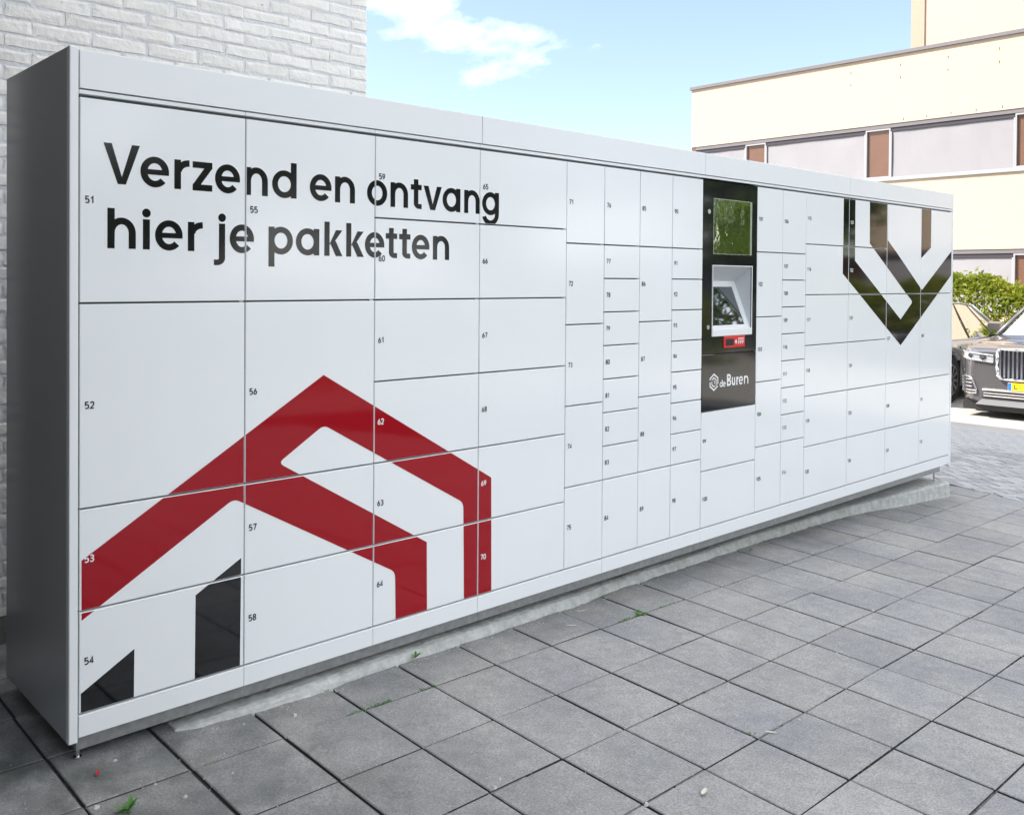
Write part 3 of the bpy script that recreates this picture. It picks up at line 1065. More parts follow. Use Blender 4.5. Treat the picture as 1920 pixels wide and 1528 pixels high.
# ------------------------------------------------------------------ plinth of concrete and smeared mortar under the rail
pm = MB()
prnd = random.Random(11)
NP = 300
ctrl = [(.29, .036, -.008), (.34, .020, -.003), (.46, .006, .001), (.7, .006, .004), (1.1, .020, .002), (1.5, .032, -.002), (1.9, .048, -.010), (2.4, .078, -.020), (2.9, .104, -.031), (3.6, .134, -.044), (4.3, .152, -.060), (4.9, .127, -.062), (5.4, .055, -.052), (5.84, .010, -.048), (6.03, -.012, -.048)]


def interp(x, k):
    for a, b in zip(ctrl[:-1], ctrl[1:]):
        if x <= b[0]:
            t = (x - a[0]) / (b[0] - a[0])
            return a[k] + (b[k] - a[k]) * t
    return ctrl[-1][k]


def wob(x, s, a):
    return a * (math.sin(x * s + 1.3) * .5 + math.sin(x * s * 2.7 + .4) * .3 + math.sin(x * s * 6.1) * .2)


prev = None
NPR = 8
for i in range(NP + 1):
    x = .29 + (6.03 - .29) * i / NP
    yf = interp(x, 1) + wob(x, 5, .006) * (1 if x < 4.5 else .2) + prnd.uniform(-.0008, .0008)
    zt_ = interp(x, 2) + wob(x, 7, .003)
    zg = gz(x, yf)
    rough = .75 if x < 4.5 else .12
    foot = (.012 + wob(x, 9, .010)) * rough
    prof = [(.30, zt_ + .004), (max(.10, yf + .06), zt_ + .004 + prnd.uniform(-.003, .003) * rough), (yf + .022, zt_ + .002), (yf + .007, zt_ - .003 + prnd.uniform(-.004, .004) * rough),
            (yf, zt_ - .013 + prnd.uniform(-.002, .002) * rough), (yf - foot * .35 - .002, zg + (zt_ - zg) * .42 + prnd.uniform(-.0015, .0015) * rough),
            (yf - foot * .8 - .003, zg + .008 + prnd.uniform(-.003, .003) * rough), (yf - foot - .006 + prnd.uniform(-.0025, .0025) * rough, zg - .012)]
    pm.v += [(x + prnd.uniform(-.002, .002), a, b) for a, b in prof]
for i in range(NP):
    for k in range(NPR - 1):
        a = i * NPR + k
        pm.f.append((a, a + NPR, a + NPR + 1, a + 1)); pm.mi.append(0)
pm.f.append(tuple(range(NPR - 1, -1, -1))); pm.mi.append(0)
pm.f.append(tuple(NP * NPR + k for k in range(NPR))); pm.mi.append(0)
solo('concrete_plinth', pm, M_MORTAR, 'rough mortar smeared concrete strip under the steel rail of the parcel locker', 'plinth', (3.1, .1, -.03))

# ------------------------------------------------------------------ office building across the parking
XF = 25.0
off = thing('office_building', 'two storey cream brick office block with long blind covered window bands', 'building', (30, 0, -.4))
M_CREAM = brick_mat('cream_brick', (0.53, 0.425, 0.325), (0.515, 0.41, 0.31), (0.535, 0.43, 0.335), .22, .06, .006)
M_COPE = mat('coping_metal', (0.16, 0.145, 0.155), .5, var=.1, scale=1)
M_BLIND = mat('blind_fabric', (0.29, 0.28, 0.30), .9, var=.07, scale=.9)
M_BROWN = mat('brown_panel', (0.17, 0.085, 0.055), .18, 0, .5, .15, 2)
M_WFRAME = mat('window_frame_grey', (0.34, 0.335, 0.35), .5)
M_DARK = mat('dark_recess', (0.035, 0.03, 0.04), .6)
M_SALMON = mat('salmon_render', (0.50, 0.31, 0.24), .8, var=.06)
Y0, Y1 = -9.6, 15.40
part('wall', MB().box(XF, XF + .30, Y0, Y1, 5.78, 7.66), M_CREAM, off, (XF, 0, 6.7), label='upper cream brick band')
part('wall', MB().box(XF, XF + .30, Y0, Y1, 2.24, 4.19), M_CREAM, off, (XF, 0, 3.2), label='middle cream brick band')
part('wall', MB().box(XF, XF + .30, Y0, Y1, -.6, .62), M_CREAM, off, (XF, 0, 0), label='low cream brick base')
part('end_wall', MB().box(XF + .301, XF + 12, Y1 - .30, Y1, -.6, 7.66), M_CREAM, off, (XF + 6, Y1, 3))
part('core', MB().box(XF + .305, XF + 11.9, Y0 + .1, Y1 - .305, -.6, 7.5), M_DARK, off, (XF + 6, 0, 3))
part('coping', MB().box(XF - .06, XF + .42, Y0, Y1 + .05, 7.662, 7.755), M_COPE, off, (XF, 0, 7.7))
part('roof', MB().box(XF + .43, XF + 12, Y0, Y1 - .31, 7.55, 7.64), M_COPE, off, (XF + 6, 0, 7.6))
for z0, z1 in ((4.19, 5.78), (.62, 2.24)):
    part('window_sill', MB().box(XF - .05, XF + .12, Y0, Y1 - .16, z0 + .002, z0 + .10), M_WFRAME, off, (XF, 0, z0))
    part('window_head', MB().box(XF + .02, XF + .16, Y0, Y1 - .16, z1 - .11, z1 - .002), M_COPE, off, (XF, 0, z1))
    for k in range(-9, 2):
        yb0 = 9.575 - 3.84 * 1 + 3.84 * k + .03       # brown panel spans yb0..yb0+.70
        base = 8.865 + 3.84 * k
        if base > 14.3:
            continue
        yb0, yb1 = base, base + .70
        bl1 = min(yb1 + 3.14, Y1 - .22)
        f = MB()
        for a, b in ((yb0, yb0 + .035), (yb1 - .035, yb1)):
            f.box(XF + .03, XF + .13, a, b, z0 + .10, z1 - .11)
        f.box(XF + .03, XF + .13, yb0 + .035, yb1 - .035, z0 + .10, z0 + .14)
        f.box(XF + .03, XF + .13, yb0 + .035, yb1 - .035, z1 - .16, z1 - .11)
        wfr = part('window', f, M_WFRAME, off, (XF, (yb0 + yb1) / 2, (z0 + z1) / 2))
        part('brown_panel', MB().box(XF + .10, XF + .12, yb0 + .0355, yb1 - .0355, z0 + .1405, z1 - .1605), M_BROWN, wfr, (XF, yb0, z0))
        if bl1 - yb1 > .4:
            b = MB()
            nb = 12
            rr = random.Random(k + 50)
            for q in range(nb):
                pass
            ys_ = [yb1 + .045 + (bl1 - yb1 - .09) * q / nb for q in range(nb + 1)]
            zs_ = [z0 + .13, z0 + .6, z0 + 1.1, z1 - .22]
            vv = [(XF + .075 + rr.uniform(-.006, .006), y, zz) for y in ys_ for zz in zs_]
            b.add(vv, [(q * 4 + r_, q * 4 + r_ + 1, (q + 1) * 4 + r_ + 1, (q + 1) * 4 + r_) for q in range(nb) for r_ in range(3)])
            b.box(XF + .060, XF + .066, ys_[0], ys_[-1], z0 + .105, z0 + .129)
            part('sun_blind', b, M_BLIND, wfr, (XF, (yb1 + bl1) / 2, (z0 + z1) / 2))
            part('blind_shadow_bar', MB().box(XF + .045, XF + .16, yb1 + .012, bl1 - .012, z1 - .215, z1 - .112), M_DARK, wfr, (XF, (yb1 + bl1) / 2, z1))  # dark bar put in for the shadow above the blind
            part('blind_rail', MB().box(XF + .03, XF + .075, yb1 + .003, yb1 + .035, z0 + .10, z1 - .22).box(XF + .03, XF + .075, bl1 - .035, bl1 - .003, z0 + .10, z1 - .22), M_WFRAME, wfr, (XF, yb1, z0))
part('corner_pier', MB().box(XF + .02, XF + .28, Y1 - .16, Y1 - .002, .62, 2.24).box(XF + .02, XF + .28, Y1 - .16, Y1 - .002, 4.19, 5.78), M_BROWN, off, (XF, Y1, 3))
part('upper_storey', MB().box(XF + .50, XF + 10, Y0, 8.16, 7.645, 11.5), M_CREAM, off, (XF + 5, 0, 9))
part('upper_pilaster', MB().box(XF + .46, XF + .80, 8.163, 8.52, 7.645, 11.5), M_SALMON, off, (XF, 8.3, 9))
for y in (10.0, 8.6, 7.35, 6.1):
    for zq in (7.32, 6.98):
        part('weep_slot', MB().box(XF - .004, XF + .002, y - .008, y + .008, zq, zq + .075), M_DARK, off, (XF, y, zq))
for q in range(6):
    y = 5.4 + q * .62
    part('weep_slot', MB().box(XF - .004, XF + .002, y - .008, y + .008, 5.83, 5.90), M_DARK, off, (XF, y, 5.85))

# ------------------------------------------------------------------ leaves, hedge, trees, weeds
def leaf_mat(name, c1, c2, trans=0.35):
    mt = mat(name, c1, .55, 0, .4, 0, 2.2, col2=c2)
    n, l = mt.node_tree.nodes, mt.node_tree.links
    p = n['Principled BSDF']
    src = p.inputs['Base Color'].links[0].from_socket
    tr = n.new('ShaderNodeBsdfTranslucent')
    l.new(src, tr.inputs[0])
    ms = n.new('ShaderNodeMixShader')
    ms.inputs[0].default_value = trans
    l.new(p.outputs[0], ms.inputs[1]); l.new(tr.outputs[0], ms.inputs[2])
    l.new(ms.outputs[0], n['Material Output'].inputs[0])
    return mt


M_HEDGE = leaf_mat('hedge_leaf', (0.30, 0.32, 0.03), (0.15, 0.20, 0.018), .5)
M_TREE = leaf_mat('tree_leaf', (0.10, 0.15, 0.03), (0.05, 0.085, 0.018), .35)
M_WEED = leaf_mat('weed_leaf', (0.13, 0.32, 0.07), (0.08, 0.22, 0.04), .3)
M_BARK = mat('bark', (0.10, 0.075, 0.055), .9, var=.4, scale=9, bump=.01, bscale=25)


def leaf(mb, c, size, rnd, upb=0.3):
    d = Vector((rnd.gauss(0, 1), rnd.gauss(0, 1), rnd.gauss(0, 1) + upb)).normalized()
    a = d.orthogonal().normalized()
    a = (Matrix.Rotation(rnd.uniform(0, 6.28), 3, d) @ a)
    b = d.cross(a)
    c = Vector(c)
    s = size * rnd.uniform(.6, 1.3)
    mb.add([c - a * s, c + b * s * .42 - a * .1 * s, c + a * s + d * s * .12, c - b * s * .42 - a * .1 * s], [(0, 1, 2, 3)])


def hedge_top(y):
    return 1.86 + .10 * math.sin(y * 1.3 + .5) + .07 * math.sin(y * 3.1) + .05 * math.sin(y * 7.7)


hd = thing('hedge', 'bright yellow green hedge between the parked cars and the office block', 'hedge', (19.3, 3, -.4))
hb = MB()
hr = random.Random(21)
for _ in range(64000):
    y = hr.uniform(-9, 8)
    t = hr.random() ** .6
    top = hedge_top(y)
    face = hr.random()
    if face < .55:
        x = 18.7 + abs(hr.gauss(0, .10)); zz = hr.uniform(0, 1) ** .8 * top
        x += max(0, zz - top + .35) * .6
    else:
        x = hr.uniform(18.75, 20.0); zz = top - abs(hr.gauss(0, .09)) - (.25 * ((x - 19.35) / .65) ** 2)
    if hr.random() < .012:
        zz += hr.uniform(.02, .28)
    leaf(hb, (x, y, -.40 + zz), .060, hr)
part('foliage', hb, M_HEDGE, hd, (19.3, 0, .5))
tw = MB()
for q in range(70):
    y = -8.8 + q * .24 + hr.uniform(-.08, .08)
    x = 19.35 + hr.uniform(-.2, .2)
    tw.tube((x, y, -.42), (x + hr.uniform(-.3, .3), y + hr.uniform(-.2, .2), hedge_top(y) - .6), .018, .006, 5)
    tw.tube((x, y, .1), (x + hr.uniform(-.5, .5), y + hr.uniform(-.3, .3), hedge_top(y) - .5), .010, .003, 4)
part('branches', tw, M_BARK, hd, (19.3, 0, .2))


def tree(name, label, x, y, h, cr, seed, leaf_size=.16, nl=4500, group=None, base=-.4, mt=None):
    rnd = random.Random(seed)
    t = thing(name, label, 'tree', (x, y, base), group)
    tb = MB()
    tb.tube((x, y, base), (x + .1, y, base + h * .45), h * .022, h * .014, 9)
    fol = MB()
    cl = []
    for q in range(16):
        a = rnd.uniform(0, 6.28); rr = cr * rnd.uniform(.2, .85)
        c = Vector((x + math.cos(a) * rr, y + math.sin(a) * rr, base + h * rnd.uniform(.20, .93)))
        c.z = min(c.z, base + h * (1 - .35 * (rr / cr) ** 2))
        cl.append((c, cr * rnd.uniform(.28, .5)))
        tb.tube((x + .1 * rnd.random(), y, base + h * rnd.uniform(.3, .45)), c, h * .007, h * .002, 5)
    for q in range(nl):
        c, r = rnd.choice(cl)
        d = Vector((rnd.gauss(0, 1), rnd.gauss(0, 1), rnd.gauss(0, .8)))
        d = d.normalized() * r * rnd.random() ** .45
        leaf(fol, c + d, leaf_size, rnd)
    part('trunk', tb, M_BARK, t, (x, y, base))
    part('crown', fol, mt or M_TREE, t, (x, y, base + h * .7))
    return t


tree('tree', 'small green tree top poking above the office roof edge', 42.0, 20.0, 12.9, 1.9, 5, .15, 3000)

# trees and a house on the other side of the street: they show in the glossy doors and the display
for q, (x, y, h, cr, lab) in enumerate(((1.5, -24, 10, 4.2, 'broad green tree mirrored in the lettering on the locker doors'),
                                       (10, -21, 11, 4.6, 'dense green tree mirrored in the display of the locker terminal'),
                                       (19, -21, 12.5, 5.0, 'tall dark green tree mirrored in the lower black panel of the terminal'),
                                       (21.0, -10.3, 14.0, 3.2, 'round green tree mirrored in the black print beside the cream building'),
                                       (37, -17.2, 22, 6.0, 'tall green tree mirrored in the screen and the upright black stripe'))):
    tree('street_tree', lab, x, y, h, cr, 40 + q, .28, 5000, base=-.6)
sh = thing('shrub_border', 'low green shrub border across the street, mirrored in the terminal panel', 'hedge', (5, -12, -.5))
sb_ = MB()
for _ in range(12000):
    x = hr.uniform(-8, 17.5)
    leaf(sb_, (x, -14 + (x + 8) * .19 + hr.gauss(0, .35), -.62 + hr.random() ** .7 * (1.7 + .3 * math.sin(x * 1.1))), .10, hr)
part('foliage', sb_, M_HEDGE, sh, (20, -15.5, 0))
sk_ = MB()
for q in range(26):
    x = -8 + q
    y = -14 + (x + 8) * .19
    sk_.tube((x, y, -.80), (x + .1, y, .6), .03, .01, 5)
part('branches', sk_, M_BARK, sh, (20, -15.5, 0))

# ------------------------------------------------------------------ cars
M_TYRE = mat('tyre_rubber', (0.018, 0.018, 0.019), .8)
M_RIM = mat('alloy_rim', (0.62, 0.62, 0.63), .28, .9)
M_CHROME = mat('chrome_trim', (0.80, 0.80, 0.81), .12, 1.0)
M_BLKPL = mat('black_plastic', (0.02, 0.02, 0.022), .45)
M_LAMP = mat('lamp_lens', (0.75, 0.77, 0.80), .08, .6)
M_YEL = mat('plate_yellow', (0.80, 0.52, 0.01), .45)
M_BLUE = mat('plate_blue', (0.02, 0.16, 0.60), .45)
M_SEAT = mat('seat_cloth', (0.05, 0.05, 0.055), .8)


def glass_mat():
    mt = bpy.data.materials.new('car_glass')
    mt.use_nodes = True
    n, l = mt.node_tree.nodes, mt.node_tree.links
    tr = n.new('ShaderNodeBsdfTransparent'); tr.inputs[0].default_value = (.72, .78, .76, 1)
    gl = n.new('ShaderNodeBsdfGlossy'); gl.inputs['Roughness'].default_value = .02
    fr_ = n.new('ShaderNodeFresnel'); fr_.inputs[0].default_value = 1.55
    ms = n.new('ShaderNodeMixShader')
    l.new(fr_.outputs[0], ms.inputs[0]); l.new(tr.outputs[0], ms.inputs[1]); l.new(gl.outputs[0], ms.inputs[2])
    l.new(ms.outputs[0], n['Material Output'].inputs[0])
    return mt


M_GLASS = glass_mat()


def paint(name, col, metal=.5):
    return mat(name, col, .32, metal, .5, .04, 2, coat=1.0)


def lin(tab, x):
    if x <= tab[0][0]:
        return tab[0][1]
    for a, b in zip(tab[:-1], tab[1:]):
        if x <= b[0]:
            t = (x - a[0]) / (b[0] - a[0])
            t = t * t * (3 - 2 * t) if len(tab) > 6 else t
            return a[1] + (b[1] - a[1]) * t
    return tab[-1][1]


def car_shell(L, W, deck, wid, sill, wheels, wr, belt):
    """lower body, nose at x=0, tail at x=L; half width W; deck/wid tables along x"""
    xs = sorted(set([0, .03, .08, .15, .25, .38, .55] + [L * i / 40 for i in range(2, 39)] + [L - .4, L - .25, L - .12, L - .05, L]
                    + [wx + (wr + .07) * math.cos(math.pi * k / 12) for wx in wheels for k in range(13)]))
    mb = MB()
    NPROF = 9
    for x in xs:
        w_ = W * lin(wid, x)
        zt2 = lin(deck, x)
        zb = lin(sill, x)
        arch = 0
        for wx in wheels:
            d = abs(x - wx)
            if d < wr + .07:
                arch = max(arch, wr + math.sqrt(max(0, (wr + .07) ** 2 - d * d)) - .0)
        zl_ = max(zb, arch)
        zl_ = min(zl_, zt2 - .12)
        prof = [(w_ * .90, zl_), (w_ * .985, zl_ + .03), (w_ * 1.0, zl_ + (zt2 - zl_) * .38), (w_ * .985, zl_ + (zt2 - zl_) * .62), (w_ * .975, zt2 - .075),
                (w_ * .94, zt2 - .028), (w_ * .86, zt2 - .004), (w_ * .5, zt2 + .012), (0, zt2 + .018)]
        mb.v += [(x, y, zz) for y, zz in prof] + [(x, -y, zz) for y, zz in prof[:-1]]
    K = 2 * NPROF - 1
    order = list(range(NPROF)) + [NPROF + q for q in range(NPROF - 2, -1, -1)]
    for i in range(len(xs) - 1):
        for k in range(len(order) - 1):
            a, b = order[k], order[k + 1]
            mb.f.append((i * K + a, i * K + b, (i + 1) * K + b, (i + 1) * K + a)); mb.mi.append(0)
    mb.f.append(tuple(order)); mb.mi.append(0)
    mb.f.append(tuple((len(xs) - 1) * K + a for a in reversed(order))); mb.mi.append(0)
    return mb


def car(name, label, pos, yaw, spec, group=None):
    """spec: geometry in metres, nose towards local -x"""
    t = link(name, None, None, (0, 0, 0), label)
    t['category'] = 'car'
    if group:
        t['group'] = group
    L, W, wr = spec['L'], spec['W'], spec['wr']
    P = spec['paint']
    sh_ = car_shell(L, W, spec['deck'], spec['wid'], spec['sill'], spec['wheels'], wr, 0)
    body = part('body', sh_, P, t, smooth=True)
    for f in list(body.data.polygons)[-2:]:
        f.use_smooth = False
    part('underbody', MB().box(.35, L - .3, -W * .80, W * .80, .22, spec['deckmin'] - .14), M_BLKPL, t)
    # wheels
    for wx in spec['wheels']:
        for sy in (-1, 1):
            y1 = sy * (W - .015); y0 = sy * (W - .24)
            wl_ = part('wheel', MB().tube((wx, y0, wr), (wx, y1, wr), wr, n=28, cap=True), M_TYRE, t, (wx, y1, wr))
            rm = MB()
            rr = wr * .70
            n_ = 28
            for k in range(n_):
                a0, a1 = 2 * math.pi * k / n_, 2 * math.pi * (k + 1) / n_
                rm.add([(wx + r_ * math.cos(a), y1 + sy * yy, wr + r_ * math.sin(a)) for a in (a0, a1) for r_, yy in ((rr, .001), (rr * .97, .010), (rr * .88, .004))],
                       [(0, 1, 4, 3), (1, 2, 5, 4)])
            for k in range(10):
                a = 2 * math.pi * k / 10 + .1
                d = .10
                rm.add([(wx + rr * .16 * math.cos(a - .5), y1 + sy * .003, wr + rr * .16 * math.sin(a - .5)), (wx + rr * .9 * math.cos(a - d), y1 + sy * .006, wr + rr * .9 * math.sin(a - d)),
                        (wx + rr * .9 * math.cos(a + d), y1 + sy * .006, wr + rr * .9 * math.sin(a + d)), (wx + rr * .16 * math.cos(a + .5), y1 + sy * .003, wr + rr * .16 * math.sin(a + .5))], [(0, 1, 2, 3)])
            part('rim', rm, M_RIM, wl_, (wx, y1, wr))
            part('wheel_disc', MB().tube((wx, y1 - sy * .01, wr), (wx, y1 + sy * .0006, wr), rr * .87, n=24), M_BLKPL, wl_, (wx, y1, wr))
    # greenhouse: rings from belt to roof
    gb, gr = spec['gbelt'], spec['groof']          # (x_front, x_rear, half width, z)
    xb0, xb1, wb, zb = gb
    xr0, xr1, wr_, zr = gr
    def ringpts(f):
        x0 = xb0 + (xr0 - xb0) * f; x1 = xb1 + (xr1 - xb1) * f
        ww = wb + (wr_ - wb) * f; zz = zb + (zr - zb) * f
        return x0, x1, ww, zz
    crown = .05
    x0, x1, ww, zz = ringpts(1.0)
    rf = MB()
    nu, nv = 12, 8
    for i in range(nu + 1):
        for j in range(nv + 1):
            u, v = i / nu, -1 + 2 * j / nv
            xx = x0 + (x1 - x0) * u
            rf.v.append((xx, ww * v, zz + crown * (1 - v * v) * (1 - (2 * u - 1) ** 4) + .03 * math.sin(math.pi * u) - .02 * abs(v) ** 3))
    for i in range(nu):
        for j in range(nv):
            a = i * (nv + 1) + j
            rf.f.append((a, a + nv + 1, a + nv + 2, a + 1)); rf.mi.append(0)
    part('roof', rf, P, t, smooth=True)
    B0, B1 = ringpts(0), ringpts(1)
    def gp_(kind, u, f, o=0.0):
        x0, x1, ww, zz = ringpts(f)
        if kind == 'f':
            return (x0 - o - .10 * (1 - (2 * u - 1) ** 2) * (1 - f * .5), ww * (2 * u - 1), zz)
        if kind == 'r':
            return (x1 + o + .08 * (1 - (2 * u - 1) ** 2), ww * (2 * u - 1), zz)
        sy = 1 if kind == 'p' else -1
        bow = .05 * math.sin(math.pi * clamp(u, 0, 1)) * f
        return (x0 + (x1 - x0) * u, sy * (ww + o), zz + bow * (1 if f > .99 else f))
    def pane(kind, u0, u1, f0=.02, f1=.97, nu_=6, nf=4):
        mb = MB()
        for i in range(nu_ + 1):
            for j in range(nf + 1):
                mb.v.append(gp_(kind, u0 + (u1 - u0) * i / nu_, f0 + (f1 - f0) * j / nf))
        for i in range(nu_):
            for j in range(nf):
                a = i * (nf + 1) + j
                mb.f.append((a, a + nf + 1, a + nf + 2, a + 1)); mb.mi.append(0)
        return mb
    part('windscreen', pane('f', .04, .96), M_GLASS, t, smooth=True)
    part('rear_window', pane('r', .06, .94), M_GLASS, t, smooth=True)
    divs = spec['divs']
    for kind in 'ps':
        for a, b in zip(divs[:-1], divs[1:]):
            part('side_window', pane(kind, a + .008, b - .008), M_GLASS, t, smooth=True)
        pl = MB()
        for a in divs[1:-1]:
            q = [gp_(kind, a - .012, 0, .004), gp_(kind, a + .012, 0, .004), gp_(kind, a + .012, 1, .004), gp_(kind, a - .012, 1, .004)]
            pl.poly(q)
        part('window_post', pl, M_BLKPL, t)
        tr_ = MB()
        pts = [gp_(kind, u / 16, 1, .004) for u in range(17)]
        for a, b in zip(pts[:-1], pts[1:]):
            tr_.tube(a, b, .016, n=6)
        for u in (0, 1):
            tr_.tube(gp_(kind, u, 0, .0), gp_(kind, u, 1, .004), .032, .024, n=8)
        part('roof_pillar', tr_, P, t, smooth=True)
        ch = MB()
        pts = [gp_(kind, u / 12, .015, .006) for u in range(13)]
        for a, b in zip(pts[:-1], pts[1:]):
            ch.tube(a, b, .011, n=6)
        part('window_trim', ch, M_CHROME, t)
    # seats and dashboard inside
    for sx in spec['seats']:
        for sy in (-.36, .36):
            part('seat', MB().box(sx, sx + .16, sy - .22, sy + .22, zb - .35, zb + .14).box(sx + .02, sx + .13, sy - .12, sy + .12, zb + .141, zb + .33), M_SEAT, t)
    part('dashboard', MB().box(xb0 + .25, xb0 + .6, -wb * .85, wb * .85, zb - .12, zb + .0), M_BLKPL, t)
    # mirrors
    mxx = spec['mirror']
    for sy in (-1, 1):
        mmb = MB()
        mmb.prism([(mxx + .02, zb + .04), (mxx - .10, zb + .07), (mxx - .12, zb + .17), (mxx - .03, zb + .20), (mxx + .06, zb + .18), (mxx + .07, zb + .07)], 'y', sy * (wb + .10), sy * (wb + .27))
        mr_ = part('mirror', mmb, P, t)
        part('mirror_foot', MB().box(mxx - .06, mxx + .04, sy * (wb - .02), sy * (wb + .12), zb + .015, zb + .05), M_BLKPL, mr_)
        part('mirror_glass', MB().poly([(mxx + .073, sy * (wb + .115), zb + .08), (mxx + .073, sy * (wb + .255), zb + .08), (mxx + .066, sy * (wb + .255), zb + .17), (mxx + .066, sy * (wb + .115), zb + .17)]), M_CHROME, mr_)
    # door joints and handles
    for sy in (-1, 1):
        jm = MB()
        for x in spec['joints']:
            jm.box(x - .004, x + .004, sy * W * .93, sy * (W * .9865 + .002), spec['jz'][0], spec['jz'][1])
        part('door_joint', jm, M_BLKPL, t)
        for x in spec['handles']:
            part('door_handle', MB().box(x, x + .20, sy * (W * .985), sy * (W * .985 + .025), spec['jz'][1] - .07, spec['jz'][1] - .035), P, t)
    spec['extra'](t, spec)
    return t


def place(t, pos, yaw):
    t.location = pos
    t.rotation_euler = (0, 0, yaw)


def suv_extra(t, s):
    W = s['W']
    # tall grille with upright bars
    for sy in (-1, 1):
        yc = sy * .215
        fr2 = MB()
        out = [(yc - .175, .64), (yc - .19, .80), (yc - .185, 1.00), (yc - .16, 1.035), (yc + .16, 1.035), (yc + .185, 1.00), (yc + .19, .80), (yc + .175, .64), (yc + .13, .595), (yc - .13, .595)]
        for k in range(len(out)):
            a, b = out[k], out[(k + 1) % len(out)]
            fr2.tube((-.035, a[0], a[1]), (-.035, b[0], b[1]), .022, n=8)
        gr_ = part('grille', fr2, M_CHROME, t, smooth=True)
        part('grille_back', MB().prism(out[::-1], 'x', -.020, .06), M_DARK, gr_)
        for k in range(7):
            y = yc - .150 + .05 * k
            part('grille_bar', MB().prism([(y - .011, .62), (y + .011, .62), (y + .011, 1.02), (y - .011, 1.02)], 'x', -.050, -.021), M_CHROME, gr_)
    wid = s['wid']
    def nose(y):
        f_ = abs(y) / W
        for (xa_, wa_), (xb_, wb_) in zip(wid[:-1], wid[1:]):
            if f_ <= wa_:
                return xa_
            if f_ <= wb_:
                return xa_ + (xb_ - xa_) * (f_ - wa_) / (wb_ - wa_)
        return .45
    def skin(sy, yl, lo, hi, off):
        mb = MB()
        for y0, y1 in zip(yl[:-1], yl[1:]):
            q = [(nose(y) - off, sy * y, f(y)) for y, f in ((y0, lo), (y1, lo), (y1, hi), (y0, hi))]
            mb.poly(q if sy < 0 else q[::-1])
        for y in (yl[0], yl[-1]):
            mb.poly([(nose(y) - off, sy * y, lo(y)), (nose(y) + .02, sy * y, lo(y)), (nose(y) + .02, sy * y, hi(y)), (nose(y) - off, sy * y, hi(y))])
        return mb
    YL = (.46, .60, .71, .76, .80, .84, .87, .90, .925)
    for sy in (-1, 1):
        lo = lambda y: .83 + (y - .46) * .11
        hi = lambda y: .935 + (y - .46) * .09
        hlo = part('headlight', skin(sy, YL, lo, hi, .014), M_LAMP, t)
        for yy in (.585, .73):
            xx = nose(yy) - .014
            part('lamp_ring', MB().tube((xx - .010, sy * yy, .895 + (yy - .46) * .1), (xx + .01, sy * yy, .895 + (yy - .46) * .1), .040, n=14), M_DARK, hlo)
            part('lamp_ring', MB().tube((xx - .018, sy * yy, .895 + (yy - .46) * .1), (xx - .0105, sy * yy, .895 + (yy - .46) * .1), .026, n=14), M_CHROME, hlo)
        lb = MB()
        for f in (lo, hi):
            for a, b in zip(YL[:-1], YL[1:]):
                lb.tube((nose(a) - .018, sy * a, f(a)), (nose(b) - .018, sy * b, f(b)), .010, n=6)
        part('lamp_trim', lb, M_CHROME, hlo)
        YI = (.66, .71, .76, .80, .84, .87, .90)
        il = lambda y: .36
        ih = lambda y: .60 if y > .72 else .42 + (y - .66) * 3.0
        io = part('air_intake', skin(sy, YI, il, ih, .010), M_DARK, t)
        for zz in (.40, .455, .51, .56):
            ys2 = [y for y in YI if ih(y) > zz]
            sl_ = MB()
            for a, b in zip(ys2[:-1], ys2[1:]):
                sl_.tube((nose(a) - .022, sy * a, zz), (nose(b) - .022, sy * b, zz), .011, n=6)
            part('intake_slat', sl_, M_CHROME, io)
        rim_ = MB()
        rp = [(y, il(y)) for y in YI] + [(y, ih(y)) for y in reversed(YI)]
        for a, b in zip(rp, rp[1:] + rp[:1]):
            rim_.tube((nose(a[0]) - .016, sy * a[0], a[1]), (nose(b[0]) - .016, sy * b[0], b[1]), .012, n=6)
        part('intake_trim', rim_, M_CHROME, io)
    low = part('lower_intake', MB().prism([(-.60, .30), (.60, .30), (.52, .41), (-.52, .41)], 'x', -.028, .05), M_DARK, t)
    for zz in (.335, .375):
        part('intake_slat', MB().tube((-.036, -.56, zz), (-.036, .56, zz), .010, n=6), M_CHROME, low)
    part('skid_plate', MB().prism([(-.66, .20), (.66, .20), (.58, .285), (-.58, .285)], 'x', -.040, .30), M_RIM, t)
    part('bumper_trim', MB().tube((-.030, -.58, .425), (-.030, .58, .425), .016, n=8), M_CHROME, t)
    part('lower_valance', MB().box(.10, .5, -.86, .86, .10, .24), M_BLKPL, t)
    pl = part('number_plate', MB().slab(-.27, .27, .445, .555, -.058, -.045, .003), M_YEL, t, label='yellow plate with a blue strip at its edge')
    # rotate plate from the -Y facing builder to face -X
    for v in pl.data.vertices:
        x, y, zz = v.co
        v.co = (y, -x, zz)
    bs = part('plate_strip', MB().poly([(-.0585, .268, .447), (-.0585, .225, .447), (-.0585, .225, .553), (-.0585, .268, .553)]), M_BLUE, pl)
    # the first character of the plate
    part('plate_text', MB().poly([(-.0588, .195, .47), (-.0588, .183, .47), (-.0588, .183, .53), (-.0588, .195, .53)])
         .poly([(-.0588, .1828, .47), (-.0588, .155, .47), (-.0588, .155, .482), (-.0588, .1828, .482)])
         .poly([(-.0588, .135, .495), (-.0588, .115, .495), (-.0588, .115, .507), (-.0588, .135, .507)]), M_INK, pl)


